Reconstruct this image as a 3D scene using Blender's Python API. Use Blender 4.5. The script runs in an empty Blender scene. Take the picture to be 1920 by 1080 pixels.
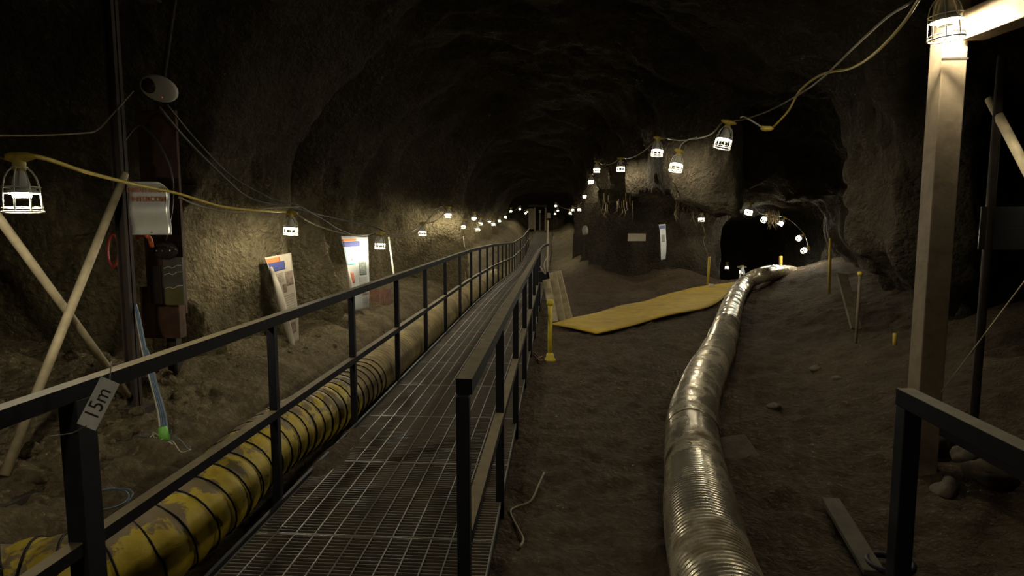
import bpy, bmesh, math, random
import numpy as np
from mathutils import Vector, Matrix, Quaternion
random.seed(7)
SC = bpy.context.scene
COL = SC.collection
PI = math.pi

# ------------------------------------------------------------------ camera, world, exposure
F = 1200.0                       # focal length in pixels of the 1920 wide frame
EYE = Vector((0.0, 0.0, 1.6))
PITCH = math.atan(127.0 / F)
YAW = math.atan(83.0 / (F * math.cos(PITCH) + 127.0 * math.sin(PITCH)))
cam_data = bpy.data.cameras.new('camera')
cam_data.sensor_width = 36.0
cam_data.lens = 36.0 * F / 1920.0
cam_data.clip_start = 0.05
cam_data.clip_end = 200
cam = bpy.data.objects.new('camera', cam_data)
COL.objects.link(cam)
cam.location = EYE
cam.rotation_euler = (PI / 2 - PITCH, 0, YAW)
SC.camera = cam
CAM_R = cam.rotation_euler.to_matrix()

world = bpy.data.worlds.new('world')
SC.world = world
world.use_nodes = True
world.node_tree.nodes['Background'].inputs[0].default_value = (0.004, 0.004, 0.006, 1)
world.node_tree.nodes['Background'].inputs[1].default_value = 1.0

SC.view_settings.view_transform = 'Standard'
SC.view_settings.look = 'None'
SC.view_settings.gamma = 1.0
SC.view_settings.use_curve_mapping = False
SC.view_settings.exposure = 0.0
LAMP_POWER = 2100.0
LAMP_COLOR = (1.0, 0.90, 0.67)


def ray(x, y):
    return CAM_R @ Vector(((x - 960.0) / F, -(y - 540.0) / F, -1.0))


def px(x, y, d):
    """the point seen at photo position x, y whose distance down the tunnel (world Y) is d"""
    r = ray(x, y)
    return EYE + r * (d / r.y)


def pxX(x, y, X):
    r = ray(x, y)
    return EYE + r * (X / r.x)


def lerp(a, b, t):
    return a + (b - a) * t


# ------------------------------------------------------------------ numpy noise
def _hash(ix, iy, iz, seed):
    h = (ix.astype(np.uint32) * np.uint32(374761393) + iy.astype(np.uint32) * np.uint32(668265263)
         + iz.astype(np.uint32) * np.uint32(2147483647) + np.uint32(seed * 974711 + 12345))
    h = (h ^ (h >> np.uint32(13))) * np.uint32(1274126177)
    h = h ^ (h >> np.uint32(16))
    return (h & np.uint32(0xffff)).astype(np.float32) / 32767.5 - 1.0


def vnoise(x, y, z, seed=0):
    x = np.asarray(x, np.float32); y = np.asarray(y, np.float32); z = np.asarray(z, np.float32)
    x, y, z = np.broadcast_arrays(x, y, z)
    fx = np.floor(x); fy = np.floor(y); fz = np.floor(z)
    ix = fx.astype(np.int64); iy = fy.astype(np.int64); iz = fz.astype(np.int64)
    tx = x - fx; ty = y - fy; tz = z - fz
    tx = tx * tx * (3 - 2 * tx); ty = ty * ty * (3 - 2 * ty); tz = tz * tz * (3 - 2 * tz)

    def c(a, b, d):
        return _hash(ix + a, iy + b, iz + d, seed)
    x00 = c(0, 0, 0) * (1 - tx) + c(1, 0, 0) * tx
    x10 = c(0, 1, 0) * (1 - tx) + c(1, 1, 0) * tx
    x01 = c(0, 0, 1) * (1 - tx) + c(1, 0, 1) * tx
    x11 = c(0, 1, 1) * (1 - tx) + c(1, 1, 1) * tx
    y0 = x00 * (1 - ty) + x10 * ty
    y1 = x01 * (1 - ty) + x11 * ty
    return y0 * (1 - tz) + y1 * tz


def fbm(x, y, z, octaves=3, seed=0):
    a, s, tot = 1.0, 1.0, 0
    for i in range(octaves):
        tot = tot + a * vnoise(x * s + 17.3 * i, y * s - 9.1 * i, z * s + 4.7 * i, seed + i)
        a *= 0.5; s *= 2.03
    return tot


def smin(a, b, k):
    h = np.clip(0.5 + 0.5 * (b - a) / k, 0, 1)
    return b * (1 - h) + a * h - k * h * (1 - h)


def smax(a, b, k):
    return -smin(-a, -b, k)


def sstep(a, b, x):
    t = np.clip((np.asarray(x, float) - a) / (b - a), 0, 1)
    return t * t * (3 - 2 * t)


# ------------------------------------------------------------------ the ground
def zwalk(y):
    return np.interp(y, [12, 16, 24, 31, 37, 44, 50, 60], [0, -0.06, -0.28, -0.24, 0.0, 0.6, 1.0, 1.0])


def floor_smooth(x, y):
    x = np.asarray(x, float); y = np.asarray(y, float)
    z = -0.13 + zwalk(y) * np.clip((6 - x) / 4, 0, 1)
    # left bank climbs towards the wall
    lx = np.maximum(0, -x - 2.45)
    z = z + 0.30 * lx - 0.015 * lx ** 2
    z = z - 0.10 * sstep(1.55, 1.75, -x) * (1 - sstep(2.15, 2.5, -x)) + 0.10 * sstep(2.2, 2.6, -x)
    # soil spilled over the left edge of the walkway
    z = z + 0.145 * np.exp(-((x + 1.50) / 0.20) ** 2) * np.exp(-((y - 4.25) / 0.75) ** 2)
    # right bank
    x0 = 1.95 + 0.27 * np.maximum(0, y - 5.2)
    rx = np.maximum(0, x - x0)
    z = z + 0.34 * (np.sqrt(rx * rx + 0.09) - 0.3) * sstep(1.8, 4.2, y) + 0.02
    # rise at the mouth of the side passage, then down
    z = z + 0.16 * sstep(13, 16.3, y) * sstep(1.5, 3.5, x)
    z = z - 0.125 * np.maximum(0, y - 17.2) * sstep(3.6, 4.4, x)
    # heaps at the foot of the rock pillar and along the far tunnel
    z = z + 0.55 * np.exp(-((x - 1.15) / 0.75) ** 2) * sstep(14.5, 19, y)
    z = z + 0.35 * np.exp(-((x - 3.0) / 1.0) ** 2) * np.exp(-((y - 18.0) / 1.3) ** 2)
    z = z + 0.45 * sstep(2.3, 3.2, -x) * sstep(15, 22, y)
    z = z + 0.10 * sstep(4.6, 6.5, y) * np.exp(-((x + 2.95) / 0.6) ** 2)
    return z


def floor_z(x, y):
    x = np.asarray(x, np.float32); y = np.asarray(y, np.float32)
    z = floor_smooth(x, y)
    walk = 1 - 0.75 * (np.exp(-((x + 0.92) / 0.55) ** 6))
    rough = 1 + 1.3 * sstep(2.2, 2.9, -x) * (1 - sstep(5, 6, y))
    z = z + walk * (0.028 * fbm(x / 0.55, y / 0.55, 0 * x, 2, 3)
                    + rough * 0.032 * vnoise(x / 0.16, y / 0.16, 0 * x + 2.2, 9)
                    + rough * 0.020 * vnoise(x / 0.07, y / 0.07, 0 * x + 5.2, 11))
    return z


def fz(x, y):
    return float(floor_z(np.array([x]), np.array([y]))[0])


def px_ground(x, y, lift=0.0):
    """where the sight line through photo position x, y meets the smooth ground"""
    r = ray(x, y)
    t = 1.0
    for i in range(4000):
        p = EYE + r * t
        if p.z <= float(floor_smooth(p.x, p.y)) + lift:
            break
        t += 0.01
    return p


# ------------------------------------------------------------------ the rock
RIDGES = [(8.28, 1.0, 0.27, 0.0), (10.9, 0.35, 0.4, 0.2), (15.3, 1.65, 0.40, 0.25), (13.0, 0.4, 0.35, 0.3),
          (18.0, 0.9, 0.45, 0.3), (21.5, 0.8, 0.5, 0.3), (25, 0.9, 0.5, 0.3), (29, 0.7, 0.5, 0.2), (33, 0.8, 0.5, 0.2), (37, 0.8, 0.5, 0.2), (42, 0.8, 0.6, 0.2)]


def cave_base(x, y, z):
    # main tunnel
    xl = np.interp(y, [-5, 1, 4.9, 5.8, 7.0, 7.55, 7.8, 9, 12, 20, 60], [-5.0, -5.3, -5.2, -3.50, -3.30, -3.35, -4.15, -4.3, -4.1, -4.1, -4.3]).astype(np.float32)
    for y0, a, w, lean in RIDGES:
        xl = xl + a * np.exp(-(np.abs((y - y0 - lean * (z - 1.0)) / w)) ** 1.6) * np.clip(1.15 - 0.10 * z, 0.5, 1.1)
    arch = 0.23 * np.maximum(0, z - 1.3) ** 2
    f_l = xl + arch - x
    rib = 0.16 * np.abs(np.sin(y * 1.15 + 0.6 * np.sin(y * 0.37))) * sstep(16, 24, y)
    zt = np.interp(y, [-5, 6, 14, 30, 38, 60], [4.1, 4.1, 4.2, 4.0, 3.9, 3.7]).astype(np.float32) - 0.05 * (x + 1.3) ** 2 - rib
    f_t = z - zt
    xr = np.interp(y, [-5, 9, 12, 16, 24, 40, 60], [1.45, 1.6, 1.75, 1.5, 1.35, 1.5, 1.5]).astype(np.float32)
    for y0, a, w in ((12.5, 0.32, 0.16), (14.6, 0.42, 0.17), (16.4, 0.35, 0.2), (19, 0.5, 0.5), (23, 0.5, 0.5), (27, 0.5, 0.5), (32, 0.5, 0.6)):
        xr = xr - a * np.exp(-(np.abs(y - y0) / w) ** 1.6)
    f_r = x - xr + 0.12 * np.maximum(0, z - 2.0) ** 2
    f = smax(smax(f_l, f_r, 0.5), f_t, 0.7)
    f = np.maximum(f, y - 52.0)
    # the wide chamber near the camera
    xw = np.interp(y, [-5, 2, 5.2, 5.9, 6.8, 8, 11, 14, 17.5], [3.6, 3.9, 4.0, 3.1, 3.15, 4.1, 5.2, 6.1, 7.0]).astype(np.float32)
    xw = xw + 0.55 * (1 - sstep(0.3, 1.5, z)) * (y > 4.5)
    yb = np.interp(x, [0.8, 1.35, 2.2, 2.55, 2.9, 7], [9.6, 9.3, 8.6, 9.2, 11.0, 11.5]).astype(np.float32)
    fc = smax(smax(x - xw + 0.10 * np.maximum(0, z - 1.4) ** 2, y - yb - 0.25 * np.maximum(0, z - 1.9), 0.35), z - 3.75 + 0.14 * np.maximum(0, x - 0.5) ** 1.5, 0.6)
    fc = np.maximum(fc, -0.5 - x)
    # the low chamber under the brow, towards the side passage
    zb = 1.98 + 0.08 * np.maximum(0, y - 9.5) - 0.03 * (x - 3.5) ** 2 * (x > 3.5)
    fb = smax(smax(x - xw, z - zb, 0.3), y - 17.9 - 0.3 * np.maximum(0, z - 0.8), 0.3)
    fb = np.maximum(np.maximum(fb, 0.4 - x), 7.0 - y)
    # side passage running down to the right
    pl = np.interp(y, [16, 31], [4.15, 6.6]).astype(np.float32); pr = np.interp(y, [16, 31], [7.05, 10.2]).astype(np.float32)
    fp = smax(smax(pl - x, x - pr, 0.4), z - (2.2 - 0.06 * (y - 17)), 0.6)
    fp = np.maximum(np.maximum(fp, 16.2 - y), y - 31)
    # dark recess behind the right-hand timber set
    fr = smax(smax(3.45 - x, x - 7.2, 0.3), smax(z - 2.8, y - 7.6, 0.4), 0.4)
    fr = np.maximum(fr, 1.0 - y)
    f = smin(smin(f, fc, 0.25), fb, 0.15)
    f = smin(f, fp, 0.25)
    f = smin(f, fr, 0.12)
    return np.maximum(f, -4.5 - y)


def cave_noise(x, y, z):
    d = 0.26 * fbm(x / 1.25, y / 1.25, z / 2.2, 2, 21)
    d = d + 0.14 * vnoise(x / 0.42, y / 0.42, z / 0.6, 31)
    r = vnoise(x / 0.21, y / 0.21, z / 0.26, 37)
    fade = 1 - 0.85 * sstep(10, 20, y)
    d = d + 0.10 * np.abs(r) * fade + 0.05 * fade * vnoise(x / 0.11, y / 0.11, z / 0.13, 41)
    return d


def build_cave():
    gx = np.arange(-6.6, 10.9, 0.062).astype(np.float32)
    ys = [-5.0]
    while ys[-1] < 53.0:
        v = ys[-1]
        ys.append(v + (0.12 if v < 3 else 0.055 if v < 11 else 0.085 if v < 19 else 0.2))
    gy = np.array(ys, np.float32)
    gz = np.arange(-2.4, 4.7, 0.062).astype(np.float32)
    nx, ny, nz = len(gx), len(gy), len(gz)
    f = np.empty((nx, ny, nz), np.float32)
    for j0 in range(0, ny, 60):
        sl = slice(j0, min(ny, j0 + 60))
        X, Y, Z = np.meshgrid(gx, gy[sl], gz, indexing='ij')
        b = cave_base(X, Y, Z).astype(np.float32)
        m = np.abs(b) < 0.75
        b[m] += cave_noise(X[m], Y[m], Z[m])
        f[:, sl, :] = b
    f[0] = 1; f[-1] = 1; f[:, 0] = 1; f[:, -1] = 1; f[:, :, -1] = 1
    s = f < 0
    cs = [(0, 0, 0), (1, 0, 0), (0, 1, 0), (1, 1, 0), (0, 0, 1), (1, 0, 1), (0, 1, 1), (1, 1, 1)]

    def corner(a, c):
        return a[c[0]:nx - 1 + c[0], c[1]:ny - 1 + c[1], c[2]:nz - 1 + c[2]]
    cnt = np.zeros((nx - 1, ny - 1, nz - 1), np.int8)
    for c in cs:
        cnt += corner(s, c)
    act = (cnt > 0) & (cnt < 8)
    I, J, K = np.nonzero(act)
    idx = -np.ones(act.shape, np.int64)
    idx[I, J, K] = np.arange(len(I))
    vals = [f[I + c[0], J + c[1], K + c[2]] for c in cs]
    P = np.zeros((len(I), 3), np.float64); W = np.zeros(len(I))
    for a in range(8):
        for b in range(a + 1, 8):
            d = [cs[b][q] - cs[a][q] for q in range(3)]
            if sum(abs(q) for q in d) != 1:
                continue
            va, vb = vals[a], vals[b]
            m = (va < 0) != (vb < 0)
            t = va[m] / (va[m] - vb[m])
            for q in range(3):
                P[m, q] += cs[a][q] + d[q] * t
            W[m] += 1
    P /= W[:, None]
    V = np.stack([np.interp(I + P[:, 0], np.arange(nx), gx), np.interp(J + P[:, 1], np.arange(ny), gy), np.interp(K + P[:, 2], np.arange(nz), gz)], 1)
    faces = []
    for ax in range(3):
        lo = [slice(None)] * 3; hi = [slice(None)] * 3
        lo[ax] = slice(0, -1); hi[ax] = slice(1, None)
        A = s[tuple(lo)]; B = s[tuple(hi)]
        e = A != B
        o = [q for q in range(3) if q != ax]
        e2 = e.copy()
        for q in o:
            sel = [slice(None)] * 3; sel[q] = 0; e2[tuple(sel)] = False
            sel[q] = -1; e2[tuple(sel)] = False
        i, j, k = np.nonzero(e2)
        pos = A[i, j, k]
        base = np.stack([i, j, k], 1)
        d1 = np.zeros(3, int); d1[o[0]] = 1
        d2 = np.zeros(3, int); d2[o[1]] = 1
        q = [idx[tuple((base - d1 - d2).T)], idx[tuple((base - d2).T)], idx[tuple(base.T)], idx[tuple((base - d1).T)]]
        quad = np.stack(q, 1)
        flip = pos if ax != 1 else ~pos
        quad[flip] = quad[flip][:, ::-1]
        faces.append(quad)
    Fq = np.concatenate(faces)
    return V, Fq


# ------------------------------------------------------------------ object helpers
def mesh_from(name, V, Fc, mat=None, smooth=True):
    me = bpy.data.meshes.new(name)
    me.from_pydata([tuple(v) for v in V], [], [tuple(f) for f in Fc])
    if mat is not None:
        me.materials.append(mat)
    if smooth:
        me.polygons.foreach_set('use_smooth', [True] * len(me.polygons))
    me.update()
    return me


def mesh_np(name, V, Q, mat):
    me = bpy.data.meshes.new(name)
    me.vertices.add(len(V)); me.vertices.foreach_set('co', np.asarray(V, np.float32).ravel())
    me.loops.add(Q.size); me.loops.foreach_set('vertex_index', Q.astype(np.int32).ravel())
    me.polygons.add(len(Q))
    me.polygons.foreach_set('loop_start', np.arange(0, Q.size, 4, dtype=np.int32))
    me.polygons.foreach_set('use_smooth', np.ones(len(Q), bool))
    me.update(calc_edges=True)
    me.validate()
    me.materials.append(mat)
    return me


def link(name, me, parent=None, loc=None):
    o = bpy.data.objects.new(name, me)
    COL.objects.link(o)
    if parent is not None:
        o.parent = parent
    if loc is not None:
        o.location = loc
    return o


def tag(o, label=None, cat=None, group=None, kind=None):
    if label: o['label'] = label
    if cat: o['category'] = cat
    if group: o['group'] = group
    if kind: o['kind'] = kind
    return o


def empty(name, loc, label, cat, group=None, rot=(0, 0, 0)):
    o = bpy.data.objects.new(name, None)
    o.empty_display_size = 0.1
    COL.objects.link(o)
    o.location = loc
    o.rotation_euler = rot
    return tag(o, label, cat, group)


def copy_tree(o, parent=None):
    c = o.copy()
    COL.objects.link(c)
    c.parent = parent
    for ch in list(o.children):
        copy_tree(ch, c)
    return c


class MB:
    def __init__(s):
        s.v = []; s.f = []; s.sm = []

    def add(s, V, Fc, smooth=False):
        b = len(s.v)
        s.v.extend(tuple(v) for v in V)
        s.f.extend(tuple(b + i for i in f) for f in Fc)
        s.sm.extend([smooth] * len(Fc))
        return s

    def box(s, lo, hi, M=None, taper=0.0):
        x0, y0, z0 = lo; x1, y1, z1 = hi
        V = [Vector(p) for p in ((x0, y0, z0), (x1, y0, z0), (x1, y1, z0), (x0, y1, z0), (x0, y0, z1), (x1, y0, z1), (x1, y1, z1), (x0, y1, z1))]
        if M is not None:
            V = [M @ v for v in V]
        return s.add(V, [(3, 2, 1, 0), (4, 5, 6, 7), (0, 1, 5, 4), (1, 2, 6, 5), (2, 3, 7, 6), (3, 0, 4, 7)])

    def bar(s, a, b, w, h, up=(0, 0, 1)):
        a = Vector(a); b = Vector(b)
        d = (b - a); L = d.length; d.normalize()
        u = Vector(up)
        sx = d.cross(u)
        if sx.length < 1e-4:
            sx = d.cross(Vector((0, 1, 0)))
        sx.normalize(); u = sx.cross(d)
        M = Matrix((sx, d, u)).transposed().to_4x4(); M.translation = a
        return s.box((-w / 2, 0, -h / 2), (w / 2, L, h / 2), M)

    def tube(s, pts, r, n=8, cap=True, closed=False):
        pts = [Vector(p) for p in pts]
        m = len(pts)
        rs = r if hasattr(r, '__len__') else [r] * m
        T = []
        for i in range(m):
            a = pts[max(0, i - 1)] if not closed else pts[(i - 1) % m]
            b = pts[min(m - 1, i + 1)] if not closed else pts[(i + 1) % m]
            t = b - a
            T.append(t.normalized() if t.length > 1e-9 else Vector((0, 0, 1)))
        N = T[0].cross(Vector((0, 0, 1)))
        if N.length < 1e-3:
            N = T[0].cross(Vector((0, 1, 0)))
        N.normalize()
        V = []
        for i in range(m):
            N = (N - T[i] * N.dot(T[i]))
            N.normalize()
            B = T[i].cross(N)
            for k in range(n):
                a = 2 * PI * k / n
                V.append(pts[i] + (N * math.cos(a) + B * math.sin(a)) * rs[i])
        Fc = []
        for i in range(m if closed else m - 1):
            j = (i + 1) % m
            for k in range(n):
                k2 = (k + 1) % n
                Fc.append((i * n + k, i * n + k2, j * n + k2, j * n + k))
        if cap and not closed:
            Fc.append(tuple(range(n - 1, -1, -1)))
            Fc.append(tuple((m - 1) * n + k for k in range(n)))
        return s.add(V, Fc, True)

    def lathe(s, prof, n=20, M=None, cap=True):
        V = []; Fc = []
        for r, z in prof:
            for k in range(n):
                a = 2 * PI * k / n
                V.append(Vector((r * math.cos(a), r * math.sin(a), z)))
        if M is not None:
            V = [M @ v for v in V]
        for i in range(len(prof) - 1):
            for k in range(n):
                k2 = (k + 1) % n
                Fc.append((i * n + k, i * n + k2, (i + 1) * n + k2, (i + 1) * n + k))
        if cap:
            Fc.append(tuple(range(n - 1, -1, -1)))
            Fc.append(tuple((len(prof) - 1) * n + k for k in range(n)))
        return s.add(V, Fc, True)

    def mesh(s, name, mat):
        me = bpy.data.meshes.new(name)
        me.from_pydata(s.v, [], s.f)
        me.polygons.foreach_set('use_smooth', s.sm)
        if mat is not None:
            me.materials.append(mat)
        bm = bmesh.new(); bm.from_mesh(me)
        bmesh.ops.recalc_face_normals(bm, faces=bm.faces)
        bm.to_mesh(me); bm.free()
        me.update()
        return me

    def build(s, name, mat, parent=None, bevel=0.0, loc=None):
        o = link(name, s.mesh(name, mat), parent, loc)
        if bevel:
            md = o.modifiers.new('edge', 'BEVEL'); md.width = bevel; md.segments = 2; md.limit_method = 'ANGLE'
        return o


def spline(pts, n=8):
    """Catmull-Rom through the points"""
    P = [Vector(p) for p in pts]
    P = [P[0] * 2 - P[1]] + P + [P[-1] * 2 - P[-2]]
    out = []
    for i in range(1, len(P) - 2):
        a, b, c, d = P[i - 1], P[i], P[i + 1], P[i + 2]
        for k in range(n):
            t = k / n
            out.append(0.5 * ((2 * b) + (c - a) * t + (2 * a - 5 * b + 4 * c - d) * t * t + (3 * b - a - 3 * c + d) * t ** 3))
    out.append(P[-2])
    return out


def resample(pts, step):
    out = [pts[0].copy()]; acc = 0.0
    for a, b in zip(pts, pts[1:]):
        L = (b - a).length
        if L < 1e-9:
            continue
        t = step - acc
        while t <= L:
            out.append(a.lerp(b, t / L)); t += step
        acc = L - (t - step)
    return out


def sag(a, b, s, n=10):
    a = Vector(a); b = Vector(b)
    return [a.lerp(b, i / n) - Vector((0, 0, s * 4 * (i / n) * (1 - i / n))) for i in range(n + 1)]


# ------------------------------------------------------------------ materials
def new_mat(name):
    m = bpy.data.materials.new(name); m.use_nodes = True
    nt = m.node_tree
    return m, nt, nt.nodes['Principled BSDF']


def N(nt, t, **kw):
    n = nt.nodes.new(t)
    for k, v in kw.items():
        if k in n.inputs:
            n.inputs[k].default_value = v
        else:
            setattr(n, k, v)
    return n


def ramp(nt, src, stops):
    r = nt.nodes.new('ShaderNodeValToRGB')
    el = r.color_ramp.elements
    while len(el) < len(stops):
        el.new(0.5)
    for e, (p, c) in zip(el, stops):
        e.position = p; e.color = (*c, 1) if len(c) == 3 else c
    nt.links.new(src, r.inputs[0])
    return r.outputs[0]


def plain(name, col, rough=0.6, metal=0.0, var=0.25, scale=12.0, bump=0.0, dirt=None, dirt_amt=0.5, dirt_scale=4.0, spec=0.5):
    m, nt, b = new_mat(name)
    tc = N(nt, 'ShaderNodeTexCoord')
    no = N(nt, 'ShaderNodeTexNoise', Scale=scale, Detail=6.0, Roughness=0.6)
    nt.links.new(tc.outputs['Object'], no.inputs['Vector'])
    c0 = tuple(max(0, c * (1 - var)) for c in col); c1 = tuple(min(1, c * (1 + var)) for c in col)
    out = ramp(nt, no.outputs['Fac'], [(0.3, c0), (0.7, c1)])
    if dirt is not None:
        n2 = N(nt, 'ShaderNodeTexNoise', Scale=dirt_scale, Detail=8.0, Roughness=0.65)
        nt.links.new(tc.outputs['Object'], n2.inputs['Vector'])
        k = ramp(nt, n2.outputs['Fac'], [(0.62 - dirt_amt * 0.35, (0, 0, 0)), (0.72 - dirt_amt * 0.25, (1, 1, 1))])
        mx = N(nt, 'ShaderNodeMix', data_type='RGBA')
        nt.links.new(k, mx.inputs[0]); nt.links.new(out, mx.inputs[6]); mx.inputs[7].default_value = (*dirt, 1)
        out = mx.outputs[2]
        inv = N(nt, 'ShaderNodeMath', operation='MULTIPLY_ADD'); inv.inputs[1].default_value = -0.85 * metal; inv.inputs[2].default_value = metal
        nt.links.new(k, inv.inputs[0]); nt.links.new(inv.outputs[0], b.inputs['Metallic'])
        rr = N(nt, 'ShaderNodeMath', operation='MULTIPLY_ADD'); rr.inputs[1].default_value = max(0, 0.9 - rough); rr.inputs[2].default_value = rough
        nt.links.new(k, rr.inputs[0]); nt.links.new(rr.outputs[0], b.inputs['Roughness'])
    else:
        b.inputs['Metallic'].default_value = metal
        b.inputs['Roughness'].default_value = rough
    b.inputs['Specular IOR Level'].default_value = spec
    nt.links.new(out, b.inputs['Base Color'])
    if bump:
        bp = N(nt, 'ShaderNodeBump', Strength=bump, Distance=0.01)
        nt.links.new(no.outputs['Fac'], bp.inputs['Height']); nt.links.new(bp.outputs[0], b.inputs['Normal'])
    return m


def earth(name, dark, mid, light, s=1.0, bump=1.0, dist=0.05, pebble=0.4, shade_mix=None, lit_sand=False):
    m, nt, b = new_mat(name)
    ge = N(nt, 'ShaderNodeNewGeometry')
    n1 = N(nt, 'ShaderNodeTexNoise', Scale=1.1 * s, Detail=6.0, Roughness=0.6)
    n2 = N(nt, 'ShaderNodeTexNoise', Scale=9.0 * s, Detail=10.0, Roughness=0.7)
    v = N(nt, 'ShaderNodeTexVoronoi', Scale=16.0 * s)
    v2 = N(nt, 'ShaderNodeTexVoronoi', Scale=44.0 * s)
    n3 = N(nt, 'ShaderNodeTexNoise', Scale=3.2 * s, Detail=4.0, Roughness=0.55)
    for n in (n1, n2, v, v2, n3):
        nt.links.new(ge.outputs['Position'], n.inputs['Vector'])
    # warp the voronoi so that the clods are not round
    mixv = N(nt, 'ShaderNodeVectorMath', operation='MULTIPLY_ADD')
    mixv.inputs[1].default_value = (0.12, 0.12, 0.12)
    nt.links.new(n2.outputs['Color'], mixv.inputs[0]); nt.links.new(ge.outputs['Position'], mixv.inputs[2])
    nt.links.new(mixv.outputs[0], v.inputs['Vector'])
    base = ramp(nt, n1.outputs['Fac'], [(0.3, dark), (0.55, mid), (0.75, light)])
    fine = ramp(nt, n2.outputs['Fac'], [(0.3, (0.62, 0.62, 0.62)), (0.68, (1.15, 1.15, 1.15))])
    if shade_mix:
        # light and shade put into the rock colour: pale low, darker upward and rightward
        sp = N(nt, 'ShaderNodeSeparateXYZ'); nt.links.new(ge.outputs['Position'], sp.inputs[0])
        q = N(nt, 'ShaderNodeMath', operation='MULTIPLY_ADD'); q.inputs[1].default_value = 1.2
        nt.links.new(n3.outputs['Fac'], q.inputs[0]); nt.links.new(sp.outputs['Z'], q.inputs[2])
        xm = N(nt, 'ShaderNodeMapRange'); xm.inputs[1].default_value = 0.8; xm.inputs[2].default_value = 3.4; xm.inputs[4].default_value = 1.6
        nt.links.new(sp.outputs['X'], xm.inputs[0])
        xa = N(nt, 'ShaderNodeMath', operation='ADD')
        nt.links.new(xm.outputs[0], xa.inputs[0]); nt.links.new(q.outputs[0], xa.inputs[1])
        kf = N(nt, 'ShaderNodeMapRange'); kf.inputs[1].default_value = shade_mix[0]; kf.inputs[2].default_value = shade_mix[1]; kf.interpolation_type = 'SMOOTHSTEP'
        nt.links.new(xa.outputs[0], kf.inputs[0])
        low = ramp(nt, n1.outputs['Fac'], [(0.3, shade_mix[2]), (0.55, shade_mix[3]), (0.75, shade_mix[4])])
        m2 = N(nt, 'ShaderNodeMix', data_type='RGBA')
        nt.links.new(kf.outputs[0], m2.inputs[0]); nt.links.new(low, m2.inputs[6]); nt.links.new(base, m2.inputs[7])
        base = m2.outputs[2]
    if lit_sand:
        # lamplight painted in: sand made paler on the left bank and far floor
        sp = N(nt, 'ShaderNodeSeparateXYZ'); nt.links.new(ge.outputs['Position'], sp.inputs[0])
        q = N(nt, 'ShaderNodeMath', operation='MULTIPLY_ADD'); q.inputs[1].default_value = 1.0
        nt.links.new(n3.outputs['Fac'], q.inputs[0]); nt.links.new(sp.outputs['X'], q.inputs[2])
        k1 = N(nt, 'ShaderNodeMapRange'); k1.inputs[1].default_value = -1.2; k1.inputs[2].default_value = -2.4
        nt.links.new(q.outputs[0], k1.inputs[0])
        k1y = N(nt, 'ShaderNodeMapRange'); k1y.inputs[1].default_value = 4.2; k1y.inputs[2].default_value = 6.5; k1y.inputs[3].default_value = 0.7
        nt.links.new(sp.outputs['Y'], k1y.inputs[0])
        k1m = N(nt, 'ShaderNodeMath', operation='MULTIPLY'); nt.links.new(k1.outputs[0], k1m.inputs[0]); nt.links.new(k1y.outputs[0], k1m.inputs[1])
        k2 = N(nt, 'ShaderNodeMapRange'); k2.inputs[1].default_value = 19.0; k2.inputs[2].default_value = 24.0
        nt.links.new(sp.outputs['Y'], k2.inputs[0])
        kk = N(nt, 'ShaderNodeMath', operation='MAXIMUM'); nt.links.new(k1m.outputs[0], kk.inputs[0]); nt.links.new(k2.outputs[0], kk.inputs[1])
        low = ramp(nt, n1.outputs['Fac'], [(0.3, (0.20, 0.16, 0.09)), (0.55, (0.26, 0.21, 0.12)), (0.75, (0.32, 0.26, 0.15))])
        m2 = N(nt, 'ShaderNodeMix', data_type='RGBA')
        nt.links.new(kk.outputs[0], m2.inputs[0]); nt.links.new(base, m2.inputs[6]); nt.links.new(low, m2.inputs[7])
        base = m2.outputs[2]
    mx = N(nt, 'ShaderNodeMix', data_type='RGBA', blend_type='MULTIPLY'); mx.inputs[0].default_value = 1.0
    nt.links.new(base, mx.inputs[6]); nt.links.new(fine, mx.inputs[7])
    nt.links.new(mx.outputs[2], b.inputs['Base Color'])
    b.inputs['Roughness'].default_value = 0.95
    b.inputs['Specular IOR Level'].default_value = 0.15

    def ma(op, a, bb):
        q = N(nt, 'ShaderNodeMath', operation=op)
        for i, w in enumerate((a, bb)):
            if isinstance(w, (int, float)): q.inputs[i].default_value = w
            else: nt.links.new(w, q.inputs[i])
        return q.outputs[0]
    h = ma('ADD', ma('MULTIPLY', n2.outputs['Fac'], 0.55), ma('MULTIPLY', n3.outputs['Fac'], 0.8))
    h = ma('ADD', h, ma('MULTIPLY', v.outputs['Distance'], -pebble))
    h = ma('ADD', h, ma('MULTIPLY', v2.outputs['Distance'], -pebble * 0.35))
    bp = N(nt, 'ShaderNodeBump', Strength=bump, Distance=dist)
    nt.links.new(h, bp.inputs['Height']); nt.links.new(bp.outputs[0], b.inputs['Normal'])
    return m


def emitter(name, col, strength):
    m, nt, b = new_mat(name)
    nt.nodes.remove(b)
    e = N(nt, 'ShaderNodeEmission', Strength=strength)
    e.inputs[0].default_value = (*col, 1)
    nt.links.new(e.outputs[0], nt.nodes['Material Output'].inputs[0])
    return m


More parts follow.
